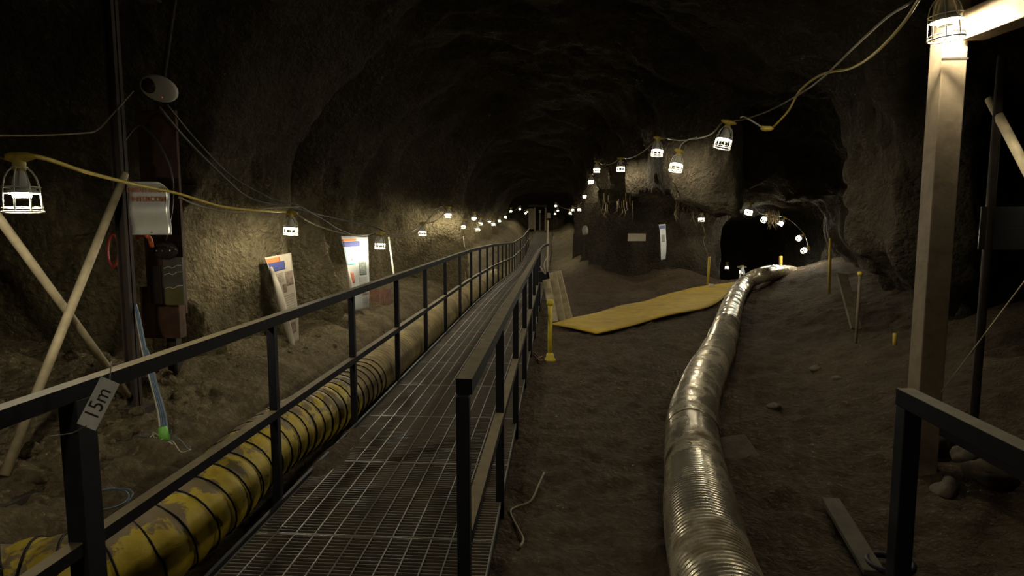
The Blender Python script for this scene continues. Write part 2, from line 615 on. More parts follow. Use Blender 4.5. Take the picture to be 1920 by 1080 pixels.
M_ROCK = earth('frozen_silt', (0.060, 0.048, 0.033), (0.095, 0.077, 0.050), (0.14, 0.113, 0.070), 1.0, 1.0, 0.16, 0.7,
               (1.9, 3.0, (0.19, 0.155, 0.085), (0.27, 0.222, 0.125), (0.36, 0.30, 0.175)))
M_ROCK_SHADED = earth('shaded_rock', (0.045, 0.036, 0.026), (0.07, 0.056, 0.038), (0.10, 0.08, 0.05), 1.0, 1.0, 0.16, 0.7)  # darker copy of the rock, shade put into its colour for the pillar
M_SAND = earth('trampled_sand', (0.098, 0.070, 0.044), (0.125, 0.090, 0.056), (0.155, 0.112, 0.068), 1.2, 1.0, 0.11, 0.35, lit_sand=True)
M_BLACK = plain('black_painted_steel', (0.008, 0.008, 0.012), 0.6, 0.0, 0.3, 30, spec=0.2)


def dust_topped(name, col, dust, rough=0.55):
    m, nt, b = new_mat(name)
    ge = N(nt, 'ShaderNodeNewGeometry')
    sp = N(nt, 'ShaderNodeSeparateXYZ'); nt.links.new(ge.outputs['Normal'], sp.inputs[0])
    no = N(nt, 'ShaderNodeTexNoise', Scale=14.0, Detail=6.0)
    nt.links.new(ge.outputs['Position'], no.inputs['Vector'])
    q = N(nt, 'ShaderNodeMath', operation='MULTIPLY_ADD'); q.inputs[1].default_value = 0.35
    nt.links.new(no.outputs['Fac'], q.inputs[0]); nt.links.new(sp.outputs['Z'], q.inputs[2])
    k = ramp(nt, q.outputs[0], [(0.80, (0, 0, 0)), (0.98, (1, 1, 1))])
    d = ramp(nt, no.outputs['Fac'], [(0.3, tuple(c * 0.7 for c in dust)), (0.7, dust)])
    mx = N(nt, 'ShaderNodeMix', data_type='RGBA')
    nt.links.new(k, mx.inputs[0]); mx.inputs[6].default_value = (*col, 1); nt.links.new(d, mx.inputs[7])
    nt.links.new(mx.outputs[2], b.inputs['Base Color'])
    b.inputs['Roughness'].default_value = rough
    b.inputs['Specular IOR Level'].default_value = 0.1
    return m


M_GRATE = plain('dirty_galvanised_steel', (0.11, 0.105, 0.085), 0.5, 0.5, 0.35, 7, 0, (0.13, 0.10, 0.07), 0.7, 3)
M_RAILTOP = dust_topped('dust_topped_black_steel', (0.008, 0.008, 0.011), (0.22, 0.18, 0.11), 0.7)
M_GALV = plain('galvanised_steel', (0.22, 0.21, 0.18), 0.5, 0.5, 0.2, 8)
M_CAGE = plain('plated_cage_wire', (0.62, 0.60, 0.52), 0.4, 0.3, 0.1, 8)
M_YCORD = plain('yellow_cord_jacket', (0.55, 0.42, 0.05), 0.6, 0, 0.2, 20)
M_CORDGREY = plain('dusty_cord_jacket', (0.20, 0.165, 0.10), 0.7, 0, 0.25, 15)
M_CORDBLK = plain('black_cord_jacket', (0.03, 0.028, 0.025), 0.6, 0, 0.3, 15)
M_SOCKET = plain('yellow_rubber_socket', (0.45, 0.34, 0.05), 0.55, 0, 0.2, 20)
M_COLLAR = plain('white_lamp_collar', (0.5, 0.5, 0.46), 0.4, 0, 0.1, 20)
M_BULB = emitter('lit_bulb', LAMP_COLOR, LAMP_POWER)
M_COOL = emitter('lit_cool_bulb', (0.9, 1.0, 0.95), LAMP_POWER * 1.6)
M_TIMBER = plain('rough_sawn_timber', (0.21, 0.16, 0.10), 0.85, 0, 0.25, 9, 0.5)
M_DKTIMBER = plain('dark_stained_timber', (0.03, 0.02, 0.015), 0.85, 0, 0.35, 7, 0.5)
M_PIPE = plain('dusty_steel_pipe', (0.42, 0.35, 0.22), 0.7, 0.1, 0.25, 10)
M_RUST = plain('rusted_brown_steel', (0.065, 0.03, 0.016), 0.85, 0.1, 0.4, 8, 0.3)
M_PALEWOOD = plain('pale_weathered_board', (0.40, 0.34, 0.22), 0.9, 0, 0.3, 8, 0.4)
M_DKPLANK = plain('dark_grey_plank', (0.075, 0.062, 0.042), 0.9, 0, 0.35, 8, 0.4)
M_GREYWOOD = plain('weathered_grey_plank', (0.17, 0.14, 0.09), 0.9, 0, 0.35, 8, 0.4)
M_YPIPE = plain('yellow_painted_pipe', (0.62, 0.48, 0.03), 0.5, 0, 0.15, 12)
M_YSTAKE = plain('dull_yellow_stake', (0.45, 0.33, 0.04), 0.7, 0, 0.2, 12)
M_WHITE = plain('white_plastic', (0.62, 0.60, 0.54), 0.35, 0, 0.08, 6)
M_LENS = plain('dark_glossy_dome', (0.03, 0.022, 0.02), 0.12, 0, 0.2, 6)
M_PAPER = plain('dusty_poster_paper', (0.40, 0.35, 0.27), 0.7, 0, 0.10, 7)
M_PAPERW = plain('white_poster_paper', (0.32, 0.33, 0.32), 0.6, 0, 0.06, 7)
M_FADEDPAPER = plain('faded_paper', (0.22, 0.2, 0.17), 0.8, 0, 0.3, 9)
M_ROLL = plain('paper_back', (0.50, 0.45, 0.36), 0.7, 0, 0.1, 7)
M_ORANGE = plain('orange_print', (0.55, 0.16, 0.05), 0.7, 0, 0.1, 20)
M_NAVY = plain('navy_print', (0.05, 0.06, 0.20), 0.7, 0, 0.1, 20)
M_CYAN = plain('cyan_print', (0.22, 0.55, 0.66), 0.7, 0, 0.2, 9)
M_GREYPIC = plain('grey_green_print', (0.13, 0.15, 0.13), 0.7, 0, 0.6, 30)
M_BROWNPIC = plain('brown_print', (0.20, 0.15, 0.11), 0.7, 0, 0.5, 25)
M_REDPIC = plain('red_print', (0.38, 0.10, 0.06), 0.7, 0, 0.3, 20)
M_INK = plain('grey_ink', (0.20, 0.19, 0.17), 0.8, 0, 0.2, 40)
M_ALU = plain('brushed_aluminium_sheet', (0.72, 0.72, 0.68), 0.36, 0.6, 0.12, 5)
M_FADED = plain('faded_red_lettering', (0.30, 0.11, 0.05), 0.7, 0, 0.3, 50)
M_TAG = plain('grimy_white_tag', (0.52, 0.51, 0.46), 0.7, 0, 0.15, 18)
M_MARK = plain('black_marker', (0.012, 0.012, 0.012), 0.8, 0, 0.1, 18)
M_RED = plain('red_plastic', (0.45, 0.05, 0.035), 0.5, 0, 0.2, 20)
M_REDOR = plain('orange_hose', (0.60, 0.13, 0.04), 0.5, 0, 0.2, 20)
M_BLUE = plain('blue_grey_cable', (0.10, 0.15, 0.22), 0.5, 0, 0.2, 20)
M_PALECBL = plain('pale_cable', (0.45, 0.42, 0.34), 0.55, 0, 0.2, 20)
M_GREENTAPE = plain('green_tape', (0.18, 0.50, 0.08), 0.5, 0, 0.1, 20)
M_CRATE = plain('dull_red_crate', (0.17, 0.075, 0.05), 0.8, 0, 0.3, 12)
M_STONE = plain('grey_brown_stone', (0.09, 0.07, 0.048), 0.95, 0, 0.35, 9, 0.6)
M_FROST = plain('frosted_plastic', (0.09, 0.085, 0.075), 0.25, 0, 0.3, 6)
M_GRIME = plain('yellowed_paper', (0.10, 0.085, 0.025), 0.7, 0, 0.3, 8)
M_ROOT = plain('dry_root', (0.30, 0.23, 0.13), 0.9, 0, 0.3, 14)
M_BLUSIGN = plain('slick_grey_sign', (0.035, 0.034, 0.033), 0.18, 0.1, 0.12, 4)
M_MAT = plain('yellow_rubber_mat', (0.50, 0.335, 0.025), 0.8, 0, 0.15, 5, 0.2, (0.36, 0.25, 0.06), 0.25, 2.2)


def duct_yellow():
    m, nt, b = new_mat('dusty_yellow_vinyl')
    ge = N(nt, 'ShaderNodeNewGeometry')
    a = N(nt, 'ShaderNodeTexNoise', Scale=4.5, Detail=8.0, Roughness=0.7, Distortion=0.6)
    nt.links.new(ge.outputs['Position'], a.inputs['Vector'])
    # dust settles on faces turned up
    sp = N(nt, 'ShaderNodeSeparateXYZ'); nt.links.new(ge.outputs['Normal'], sp.inputs[0])
    q = N(nt, 'ShaderNodeMath', operation='MULTIPLY_ADD'); q.inputs[1].default_value = 0.16
    nt.links.new(sp.outputs['Z'], q.inputs[0]); nt.links.new(a.outputs['Fac'], q.inputs[2])
    k = ramp(nt, q.outputs[0], [(0.60, (0, 0, 0)), (0.64, (1, 1, 1))])
    y = ramp(nt, a.outputs['Fac'], [(0.3, (0.40, 0.29, 0.025)), (0.6, (0.60, 0.45, 0.04))])
    mx = N(nt, 'ShaderNodeMix', data_type='RGBA')
    nt.links.new(k, mx.inputs[0]); nt.links.new(y, mx.inputs[6]); mx.inputs[7].default_value = (0.20, 0.15, 0.075, 1)
    nt.links.new(mx.outputs[2], b.inputs['Base Color'])
    b.inputs['Roughness'].default_value = 0.55
    bp = N(nt, 'ShaderNodeBump', Strength=0.4, Distance=0.02)
    nt.links.new(a.outputs['Fac'], bp.inputs['Height']); nt.links.new(bp.outputs[0], b.inputs['Normal'])
    return m


M_YDUCT = duct_yellow()
M_TDUCT = plain('dust_caked_yellow_vinyl', (0.30, 0.225, 0.085), 0.75, 0, 0.25, 4, 0.3, (0.19, 0.145, 0.075), 0.5, 3)
M_SDUCT = plain('silver_foil_duct', (0.60, 0.54, 0.42), 0.27, 0.74, 0.2, 7, 0.15, (0.24, 0.19, 0.11), 0.35, 3.0)

# ------------------------------------------------------------------ setting: floor, walls, ceiling
xs = np.arange(-6.6, 11.0, 0.05)
ys = [-3.0]
while ys[-1] < 52.5:
    v = ys[-1]
    ys.append(v + (0.12 if v < 1.5 else max(0.035, 0.0085 * v)))
ys = np.array(ys)
X, Y = np.meshgrid(xs, ys, indexing='ij')
Z = floor_z(X, Y)
Vf = np.stack([X.ravel(), Y.ravel(), Z.ravel()], 1)
ii, jj = np.meshgrid(np.arange(len(xs) - 1), np.arange(len(ys) - 1), indexing='ij')
b0 = (ii * len(ys) + jj).ravel()
Qf = np.stack([b0, b0 + len(ys), b0 + len(ys) + 1, b0 + 1], 1)
tag(link('floor', mesh_np('floor', Vf, Qf, M_SAND)), kind='structure')

Vc, Qc = build_cave()
cen = Vc[Qc].mean(1)
e = 0.05
gzv = cave_base(cen[:, 0], cen[:, 1], cen[:, 2] + e) - cave_base(cen[:, 0], cen[:, 1], cen[:, 2] - e)
gxv = cave_base(cen[:, 0] + e, cen[:, 1], cen[:, 2]) - cave_base(cen[:, 0] - e, cen[:, 1], cen[:, 2])
gyv = cave_base(cen[:, 0], cen[:, 1] + e, cen[:, 2]) - cave_base(cen[:, 0], cen[:, 1] - e, cen[:, 2])
up = gzv / np.sqrt(gzv ** 2 + gxv ** 2 + gyv ** 2 + 1e-9)
below = cen[:, 2] < floor_smooth(cen[:, 0], cen[:, 1]) - 1.1
is_c = (up > 0.72) & ~below
is_l = ~is_c & ~below & (cen[:, 0] < -1.3)
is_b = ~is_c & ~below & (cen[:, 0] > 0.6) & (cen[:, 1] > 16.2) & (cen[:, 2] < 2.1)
is_r = ~is_c & ~below & (cen[:, 0] >= -1.3) & ~is_b
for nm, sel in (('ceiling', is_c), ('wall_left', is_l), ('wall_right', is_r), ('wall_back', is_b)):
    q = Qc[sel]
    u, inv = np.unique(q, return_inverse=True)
    tag(link(nm, mesh_np(nm, Vc[u], inv.reshape(q.shape), M_ROCK_SHADED if nm == 'wall_back' else M_ROCK)), kind='structure')

# ------------------------------------------------------------------ walkway: grating panels
WL, WR = -1.53, -0.31
PW = WR - WL
g = MB()
nb = 33
for i in range(nb):
    y = (i + 0.5) / nb
    g.box((0, y - 0.004, -0.032), (PW, y + 0.004, -0.003))
gr_bars = g.mesh('bearing_bars', M_GRATE)
g = MB()
for k in range(1, 12):
    x = PW * k / 12
    g.box((x - 0.0035, 0.012, -0.012), (x + 0.0035, 0.988, 0.0))
gr_rods = g.mesh('cross_rods', M_GALV)
g = MB()
g.box((0, 0.003, -0.034), (PW, 0.009, 0)); g.box((0, 0.991, -0.034), (PW, 0.997, 0))
g.box((-0.006, 0.003, -0.034), (0, 0.997, 0)); g.box((PW, 0.003, -0.034), (PW + 0.006, 0.997, 0))
gr_frame = g.mesh('panel_frame', M_GALV)
ORD = ['first', 'second', 'third', 'fourth', 'fifth', 'sixth', 'seventh', 'eighth', 'ninth', 'tenth', 'eleventh', 'twelfth', 'thirteenth', 'fourteenth', 'fifteenth',
       'sixteenth', 'seventeenth', 'eighteenth', 'nineteenth', 'twentieth'] + ['twenty-' + s for s in ('first', 'second', 'third', 'fourth', 'fifth', 'sixth', 'seventh', 'eighth', 'ninth')]
ORD += ['thirtieth'] + ['thirty-' + s for s in ('first', 'second', 'third', 'fourth', 'fifth', 'sixth', 'seventh', 'eighth', 'ninth')] + ['fortieth'] + ['forty-' + s for s in ('first', 'second', 'third', 'fourth', 'fifth', 'sixth', 'seventh')]
proto = None
y = 2.05
n = 0
while y < 46:
    z0, z1 = float(zwalk(y)), float(zwalk(y + 1))
    a = math.atan(z1 - z0)
    lab = ORD[n] + ' steel grating panel of the walkway, counted from its near end'
    if proto is None:
        o = proto = empty('grating_panel', (WL, y, z0), lab, 'grating', 'walkway grating panels')
        link('bearing_bars', gr_bars, o); link('cross_rods', gr_rods, o); link('panel_frame', gr_frame, o)
    else:
        o = copy_tree(proto); o.location = (WL, y, z0); o['label'] = lab
    o.rotation_euler = (a, 0, 0)
    y += math.cos(a); n += 1
# stringers under the panels
for X0, lab in ((WL + 0.03, 'dark steel beam under the left edge of the grating walkway'), (WR - 0.03, 'dark steel beam under the right edge of the grating walkway')):
    m = MB()
    yy = [2.05, 12, 16, 24, 31, 37, 44, 46]
    for a, b in zip(yy, yy[1:]):
        m.bar((X0, a, float(zwalk(a)) - 0.10), (X0, b, float(zwalk(b)) - 0.10), 0.06, 0.12)
    tag(m.build('walkway_beam', M_BLACK), lab, 'beam', 'walkway beams')
# kerb along the left edge
m = MB()
yy = [2.05, 12, 16, 24, 31, 37, 44, 46]
for a, b in zip(yy, yy[1:]):
    m.bar((WL - 0.02, a, float(zwalk(a)) - 0.005), (WL - 0.02, b, float(zwalk(b)) - 0.005), 0.02, 0.05)
tag(m.build('walkway_kerb', M_BLACK), 'dark steel kerb strip along the left edge of the grating walkway', 'kerb')

# ------------------------------------------------------------------ handrails
RH = 1.06


def rail_path(X0, ya, yb, h):
    return [Vector((X0, y, float(zwalk(y)) + h)) for y in np.arange(ya, yb + 0.01, 0.71)]


def handrail(name, label, X0, posts, wide_first, rail_y, mids, post_bottom):
    t = empty(name, (X0, posts[0], 0), label, 'handrail')
    off = Vector((X0, posts[0], 0))

    def seg(nm, h, w, th, y0, y1, mat):
        m = MB()
        p = rail_path(X0, y0, y1, h)
        # straight runs only where the slope changes
        for a, b in zip(p, p[1:]):
            m.bar(a - off, b - off, w, th)
        return m.build(nm, mat, t)
    seg('top_rail', RH - 0.025, 0.055, 0.055, rail_y[0], rail_y[1], M_RAILTOP)
    for (y0, y1) in mids:
        seg('mid_rail', RH / 2 - 0.03, 0.05, 0.045, y0, y1, M_RAILTOP)
    for i, y in enumerate(posts):
        w = 0.045
        d = 0.045
        if i == 0 and wide_first:
            w, d = 0.065, 0.09
        m = MB()
        zz = float(zwalk(y))
        m.box((X0 - off.x - w / 2, y - off.y - d / 2, zz + post_bottom), (X0 - off.x + w / 2, y - off.y + d / 2, zz + RH - 0.05))
        m.build('post', M_BLACK, t, 0.003)
    return t


left_posts = [1.99] + [2.05 + 1.42 * i for i in range(1, 26)]
handrail('handrail', 'long black steel handrail between yellow duct and grating walkway', -1.60, left_posts, True, (0.35, 38.6), [(0.35, 38.6)], -0.13)
right_posts = [2.10 + 1.42 * i for i in range(8)]
rt = handrail('handrail', 'black steel handrail between grating walkway and sandy path', -0.31, right_posts, False, (2.12, 12.06), [(2.12, 12.06)], -0.13)
off = Vector((-0.31, 2.12, 0))
m = MB(); m.tube(spline([Vector((-0.31, 12.0, RH - 0.03)) - off, Vector((-0.30, 12.7, RH - 0.01)) - off, Vector((-0.24, 13.5, RH + 0.02)) - off, Vector((-0.17, 13.9, RH + 0.02)) - off], 5), 0.024, 8)
m.build('bent_end', M_RAILTOP, rt)
pe = px(1027, 430, 13.95)
m = MB(); m.tube([(pe.x - off.x, pe.y - off.y, -0.2), (pe.x - off.x, pe.y - off.y, 1.6)], 0.018, 8); m.build('end_pole', M_PIPE, rt)

# the barrier at the lower right
t = empty('barrier', (1.13, 2.08, 0), 'black steel barrier frame at the right, open rail over rubble', 'barrier')
m = MB(); m.box((-0.0275, -2.2, 1.005), (0.0275, 0.03, 1.06)); m.build('top_rail', M_RAILTOP, t, 0.003)
m = MB(); m.box((-0.0275, -0.03, -0.12), (0.0275, 0.025, 1.005)); m.build('post', M_BLACK, t, 0.003)
m = MB(); m.box((-0.0275, -2.2, -0.12), (0.0275, -2.145, 1.005)); m.build('post', M_BLACK, t, 0.003)
m = MB(); m.box((0.03, -2.15, 0.955), (0.05, -0.12, 0.965)); m.box((0.028, -2.15, 0.955), (0.034, -0.12, 1.01)); m.build('lower_flange', M_RAILTOP, t)

# ------------------------------------------------------------------ yellow ventilation duct
def duct(path, r, step, n, ribs=None, squash=None):
    pts = resample(spline(path, 14), step)
    L = np.arange(len(pts)) * step
    if callable(r):
        rs = [r(i, pts[i], L[i]) for i in range(len(pts))]
    else:
        rs = [r] * len(pts)
    return pts, rs


yd = [px(-120, 1150, 2.45), px(20, 1105, 2.65), px(160, 1080, 2.75), px(290, 1020, 3.0), px(395, 935, 3.4), px(462, 868, 3.8), px(530, 815, 4.3), px(605, 770, 4.95)]
for yv in (6.0, 7.5, 9, 11, 13, 15, 17, 19.5):
    yd.append(Vector((-1.86, yv, 0.05 + float(zwalk(yv)))))
ydp, _ = duct(yd, 0.22, 0.03, 24)
yr = []
for i, p in enumerate(ydp):
    ph = (i * 0.03) / 0.135
    s_ = abs(math.sin(PI * ph))
    yr.append(0.205 + 0.017 * s_ + 0.008 * float(vnoise(np.array([i * 0.11]), np.array([0.]), np.array([0.]))[0]))
t = empty('yellow_air_duct', ydp[0], 'fat dusty yellow flexible air duct lying left of the grating walkway', 'duct')
o0 = ydp[0].copy()
jc = [i for i, p in enumerate(ydp) if p.y > 5.3][0]
m = MB(); m.tube([p - o0 for p in ydp[:jc + 1]], yr[:jc + 1], 28); m.build('vinyl_sleeve', M_YDUCT, t)
fp_ = resample(ydp[jc:], 0.02)
m = MB(); m.tube([p - o0 for p in fp_], [0.205 + 0.012 * abs(math.sin(PI * i * 0.02 / 0.085)) for i in range(len(fp_))], 24); o = m.build('dusty_sleeve', M_TDUCT, t)
o['label'] = 'dusty tan far length of the duct'
# spiral wire over the sleeve
hel = []
Tn = None
Nn = None
for i, p in enumerate(ydp):
    a = ydp[max(0, i - 1)]; b = ydp[min(len(ydp) - 1, i + 1)]
    T = (b - a).normalized()
    if Nn is None:
        Nn = T.cross(Vector((0, 0, 1))).normalized()
    Nn = (Nn - T * Nn.dot(T)).normalized()
    B = T.cross(Nn)
    if i > jc + 25:
        break
    for k in range(5):
        u = i + k / 5
        pc = p.lerp(ydp[min(i + 1, len(ydp) - 1)], k / 5)
        ang = 2 * PI * (u * 0.03) / 0.135
        hel.append(pc - o0 + (Nn * math.cos(ang) + B * math.sin(ang)) * 0.219)
m = MB(); m.tube(hel, 0.0055, 5); m.build('spiral_wire', M_BLACK, t)

# ------------------------------------------------------------------ silver duct on the right
SR = 0.185


def sil(x, y, h=None):
    p = px_ground(x, y, 0.16)
    return p


sd_px = [(1380, 1180), (1356, 1120), (1335, 1062), (1318, 985), (1306, 900), (1298, 830), (1302, 765), (1322, 705), (1347, 655), (1362, 610), (1374, 570), (1386, 545), (1404, 527)]
sd = [sil(*q) for q in sd_px]
sd += [px(1430, 515, 15.4), px(1458, 511, 16.4), px(1490, 514, 17.6), px(1515, 530, 18.8)]
sdp, _ = duct(sd, SR, 0.0075, 36)
cut = [i for i, p in enumerate(sdp) if p.y > 9.5]
ic = cut[0] if cut else len(sdp) - 1
near = sdp[:ic + 1]; far = resample(sdp[ic:], 0.03)
t = empty('silver_air_duct', near[0], 'long ribbed silver foil air duct winding up the sand on the right', 'duct')
o0 = near[0].copy()


def srad(i, step, p):
    s_ = i * step
    ripple = 0.0065 * math.cos(2 * PI * s_ / 0.030)
    dent = 0.010 * float(vnoise(np.array([s_ / 0.5]), np.array([3.3]), np.array([0.]), 5)[0])
    return SR + ripple + dent


def joint_at(pts, x, y):
    best = None
    for i, p in enumerate(pts):
        v = CAM_R.transposed() @ (p - EYE)
        sx = 960 - F * v.x / v.z; sy = 540 + F * v.y / v.z
        d = (sx - x) ** 2 + (sy - y) ** 2
        if best is None or d < best[0]:
            best = (d, i)
    return best[1]


j1 = joint_at(near, 1350, 655); j2 = joint_at(near, 1292, 815)
for a, b in ((0, j2), (j2, j1), (j1, len(near) - 1)):
    m = MB(); m.tube([p - o0 for p in near[a:b + 1]], [srad(i, 0.0075, None) * (1 - 0.03 * math.exp(-(b - i) * 0.05)) for i in range(a, b + 1)], 40, cap=False)
    m.build('foil_sleeve', M_SDUCT, t)
for j in (j1, j2):
    m = MB(); m.tube([p - o0 for p in near[j - 3:j + 4]], [SR + 0.004] * 7, 40, cap=False); m.build('joint_band', M_GALV if j == j1 else M_SDUCT, t)
m = MB(); m.tube([p - o0 for p in far], [SR + (0.005 if i % 2 else -0.004) for i in range(len(far))], 28); m.build('foil_sleeve', M_SDUCT, t)

# ------------------------------------------------------------------ caged work lamps
def build_lamp(loc, label, group, cool=False):
    t = empty('work_lamp', loc, label, 'lamp', group)
    m = MB()
    m.tube([(-0.068, 0, 0), (-0.055, 0, 0), (-0.03, 0, 0), (0.03, 0, 0), (0.055, 0, 0), (0.068, 0, 0)], [0.010, 0.014, 0.022, 0.022, 0.014, 0.010], 12)
    m.lathe([(0.020, 0.012), (0.026, -0.01), (0.024, -0.055), (0.019, -0.062)], 14)
    m.build('socket', M_SOCKET, t)
    m = MB()
    m.lathe([(0.019, -0.060), (0.022, -0.075), (0.030, -0.10), (0.036, -0.134), (0.050, -0.138), (0.067, -0.156), (0.066, -0.157), (0.049, -0.141), (0.036, -0.141)], 18)
    m.build('bulb_collar', M_COLLAR, t)
    m = MB()
    m.lathe([(0.0365, -0.142), (0.0355, -0.158), (0.0335, -0.174)], 14, cap=False)
    bl = m.build('bulb', M_COOL if cool else M_BULB, t)
    m = MB(); m.lathe([(0.0345, -0.173), (0.028, -0.178), (0.012, -0.180)], 14); m.build('bulb_tip', M_COLLAR, bl)
    m = MB()
    for k in range(8):
        a = 2 * PI * (k + 0.3) / 8
        pr = [(0.026, -0.045), (0.045, -0.062), (0.060, -0.09), (0.068, -0.125), (0.072, -0.18), (0.075, -0.236)]
        m.tube([(r * math.cos(a), r * math.sin(a), z) for r, z in pr], 0.0026, 6)
    for r, z, w in ((0.027, -0.045, 0.004), (0.069, -0.130, 0.0028), (0.073, -0.218, 0.0022), (0.075, -0.236, 0.0042)):
        m.tube([(r * math.cos(2 * PI * k / 28), r * math.sin(2 * PI * k / 28), z) for k in range(28)], w, 6, closed=True)
    m.build('wire_cage', M_CAGE, t)
    return t


LP = None
LPC = None


def lamp(x, y, d, label, group, tilt=(0, 0), cool=False, off=0.175, scale=1.0):
    global LP, LPC
    p = px(x, y, d) + Vector((0, 0, off * scale))
    if cool:
        t = build_lamp(p, label, group, True)
    elif LP is None:
        t = LP = build_lamp(p, label, group)
    else:
        t = copy_tree(LP); t.location = p; t['label'] = label; t['group'] = group
    t.rotation_euler = (tilt[0], tilt[1], random.uniform(0, 0.7))
    t.scale = (scale,) * 3
    return p


left_px = [(41, 371, 2.65), (547, 430, 6.7), (714, 459, 9.1), (793, 436, 12.0), (841, 403, 14.9), (869, 425, 17.3), (889, 409, 19.4), (901, 419, 21.6),
           (896, 430, 20.6), (918, 416, 24.5), (926, 420, 26.5), (937, 414, 29), (948, 407, 32), (975, 392, 38), (986, 400, 43), (958, 396, 34.5), (989, 397, 46)]
left_tops = []
EXTRA_L = ['hanging nearest, in front of the dark recess', 'above the curling paper poster', 'beside the bright white poster', 'before the lit rock rib', 'against the lit rock rib']
for i, (x, y, d) in enumerate(left_px):
    lab = ORD[i] + ' caged work lamp along the left wall'
    if i < 5:
        lab += ', ' + EXTRA_L[i]
    elif i == 8:
        lab = 'ninth caged work lamp along the left wall, hung lower than its neighbours'
    elif i == 15:
        lab = 'sixteenth caged work lamp along the left wall, dim against a rock edge'
    left_tops.append(lamp(x, y, d, lab, 'caged lamps of the left string', (random.uniform(-.05, .05), 0.06 if i else -0.02)))
rear = copy_tree(LP); rear.location = (-1.42, -0.85, 1.80); rear['label'] = 'added caged lamp, unseen behind the viewer, lighting the 15m tag'; rear['group'] = 'added lamp behind the viewer'  # unseen lamp added to light the distance tag
right_px = [(1766, 48, 3.93, (0.0, -0.10), 1.22, 'first caged work lamp on the right, bright in front of the timber post'),
            (1365, 266, 6.0, (0.05, 0.22), 1.0, 'second caged work lamp on the right, tilted below the cord plug'),
            (1273, 312, 7.6, (0.0, 0.22), 1.0, 'third caged work lamp on the right, low against the brightest rock face'),
            (1234, 284, 8.7, (0.0, 0.08), 1.0, 'fourth caged work lamp on the right, high beside the lit brow'),
            (1164, 315, 12.0, (0, 0), 1.0, 'fifth caged work lamp on the right, between two lit rock ribs'),
            (1119, 318, 15.0, (0, 0), 1.0, 'sixth caged work lamp on the right, above the tall pale rib'),
            (1108, 340, 18.0, (0, 0), 1.0, 'seventh caged work lamp on the right, just below the sixth'),
            (1097, 368, 21.0, (0, 0), 1.0, 'eighth caged work lamp on the right, with a red tag beside it'),
            (1086, 393, 25.0, (0, 0), 1.0, 'ninth caged work lamp on the right, over the far sand heap'),
            (1074, 394, 27.5, (0, 0), 1.0, 'tenth caged work lamp on the right, upper of a touching pair'),
            (1069, 400, 29.0, (0, 0), 1.0, 'eleventh caged work lamp on the right, lower of a touching pair'),
            (1042, 386, 36.0, (0, 0), 1.0, 'twelfth caged work lamp on the right, highest by the far gate'),
            (1046, 395, 39.0, (0, 0), 1.0, 'thirteenth caged work lamp on the right, middle one by the far gate'),
            (1041, 401, 42.5, (0, 0), 1.0, 'fourteenth caged work lamp on the right, lowest by the far gate')]
right_tops = [lamp(x, y, d, lab, 'caged lamps of the right string', tl, False, 0.175, sc_) for x, y, d, tl, sc_, lab in right_px]
br_px = [(1315, 411, 15.9, (0, 0), False, 'caged lamp hanging by the right end of the rock pillar'),
         (1408, 397, 13.0, (0, 0.25), False, 'caged lamp highest under the low roof of the side passage'),
         (1438, 415, 16.8, (0, 0.8), False, 'caged lamp turned sideways beside the hanging roots'),
         (1471, 420, 18.6, (0, 0.6), True, 'cool white lamp, the brightest deep in the side passage'),
         (1507, 452, 18.0, (0, 1.0), False, 'caged lamp tipped over on the right wall of the side passage'),
         (1516, 477, 17.0, (0, 1.2), False, 'caged lamp lowest on the right wall of the side passage'),
         (1363, 501, 25.0, (0, 0), False, 'caged lamp far down the side passage near its floor')]
br_tops = [lamp(x, y, d, lab, 'caged lamps of the side passage', tl, cl) for x, y, d, tl, cl, lab in br_px]

# ------------------------------------------------------------------ cords
def cord(name, pts, r, mat, label, cat='cord', n=6, seg=6, group=None):
    P = spline(pts, seg)
    m = MB(); o0 = P[0].copy()
    m.tube([p - o0 for p in P], r, n)
    o = m.build(name, mat, None, 0, o0)
    return tag(o, label, cat, group)


# left string: yellow cord near, dusty beyond
a = left_tops[0]; b = left_tops[1]
cord('power_cord', [px(-60, 290, 2.4), a + Vector((-0.07, 0, 0)), a + Vector((0.07, 0.02, 0.002)), px(160, 322, 3.1), px(250, 345, 3.7), px(330, 362, 4.3), px(420, 388, 5.0), px(500, 396, 5.7), b + Vector((-0.05, 0, 0.01))],
     0.010, M_YCORD, 'yellow cord running from the nearest left lamp past the metal sign')
pts = [b + Vector((0.0, 0.05, 0.005))]
order = [1, 2, 3, 4, 5, 6, 7, 9, 10, 11, 12, 13, 14]
for i, j in zip(order, order[1:]):
    pts += sag(left_tops[i] + Vector((0, 0, 0.015)), left_tops[j] + Vector((0, 0, 0.015)), 0.13 if i < 4 else 0.10, 6)[1:]
cord('power_cord', pts, 0.009, M_CORDGREY, 'dusty cord linking the lamps along the left wall from lamp two onward', seg=3)
cord('cable', [px(312, 195, 4.4), px(370, 265, 5.0), px(440, 335, 5.7), px(520, 376, 6.4), px(555, 384, 6.8), px(600, 408, 7.6), px(640, 432, 8.3), px(680, 444, 8.9), px(715, 434, 9.3)],
     0.008, M_CORDBLK, 'dark cable sagging from the oval detector down to the white poster', 'cable')
cord('cable', [px(298, 200, 4.4), px(350, 262, 5.0), px(420, 332, 5.7), px(470, 372, 6.3), px(540, 388, 7.0), px(640, 412, 8.4), px(700, 425, 9.2), px(730, 440, 9.6)],
     0.011, M_CORDBLK, 'thicker black cable below its neighbour, sagging along the upper left wall', 'cable')
cord('cable', [px(-40, 254, 3.6), px(60, 254, 3.9), px(150, 250, 4.2), px(183, 243, 4.35), px(215, 210, 4.4), px(250, 170, 4.5)], 0.006, M_CORDGREY, 'thin pale wire rising to the oval detector at upper left', 'cable')
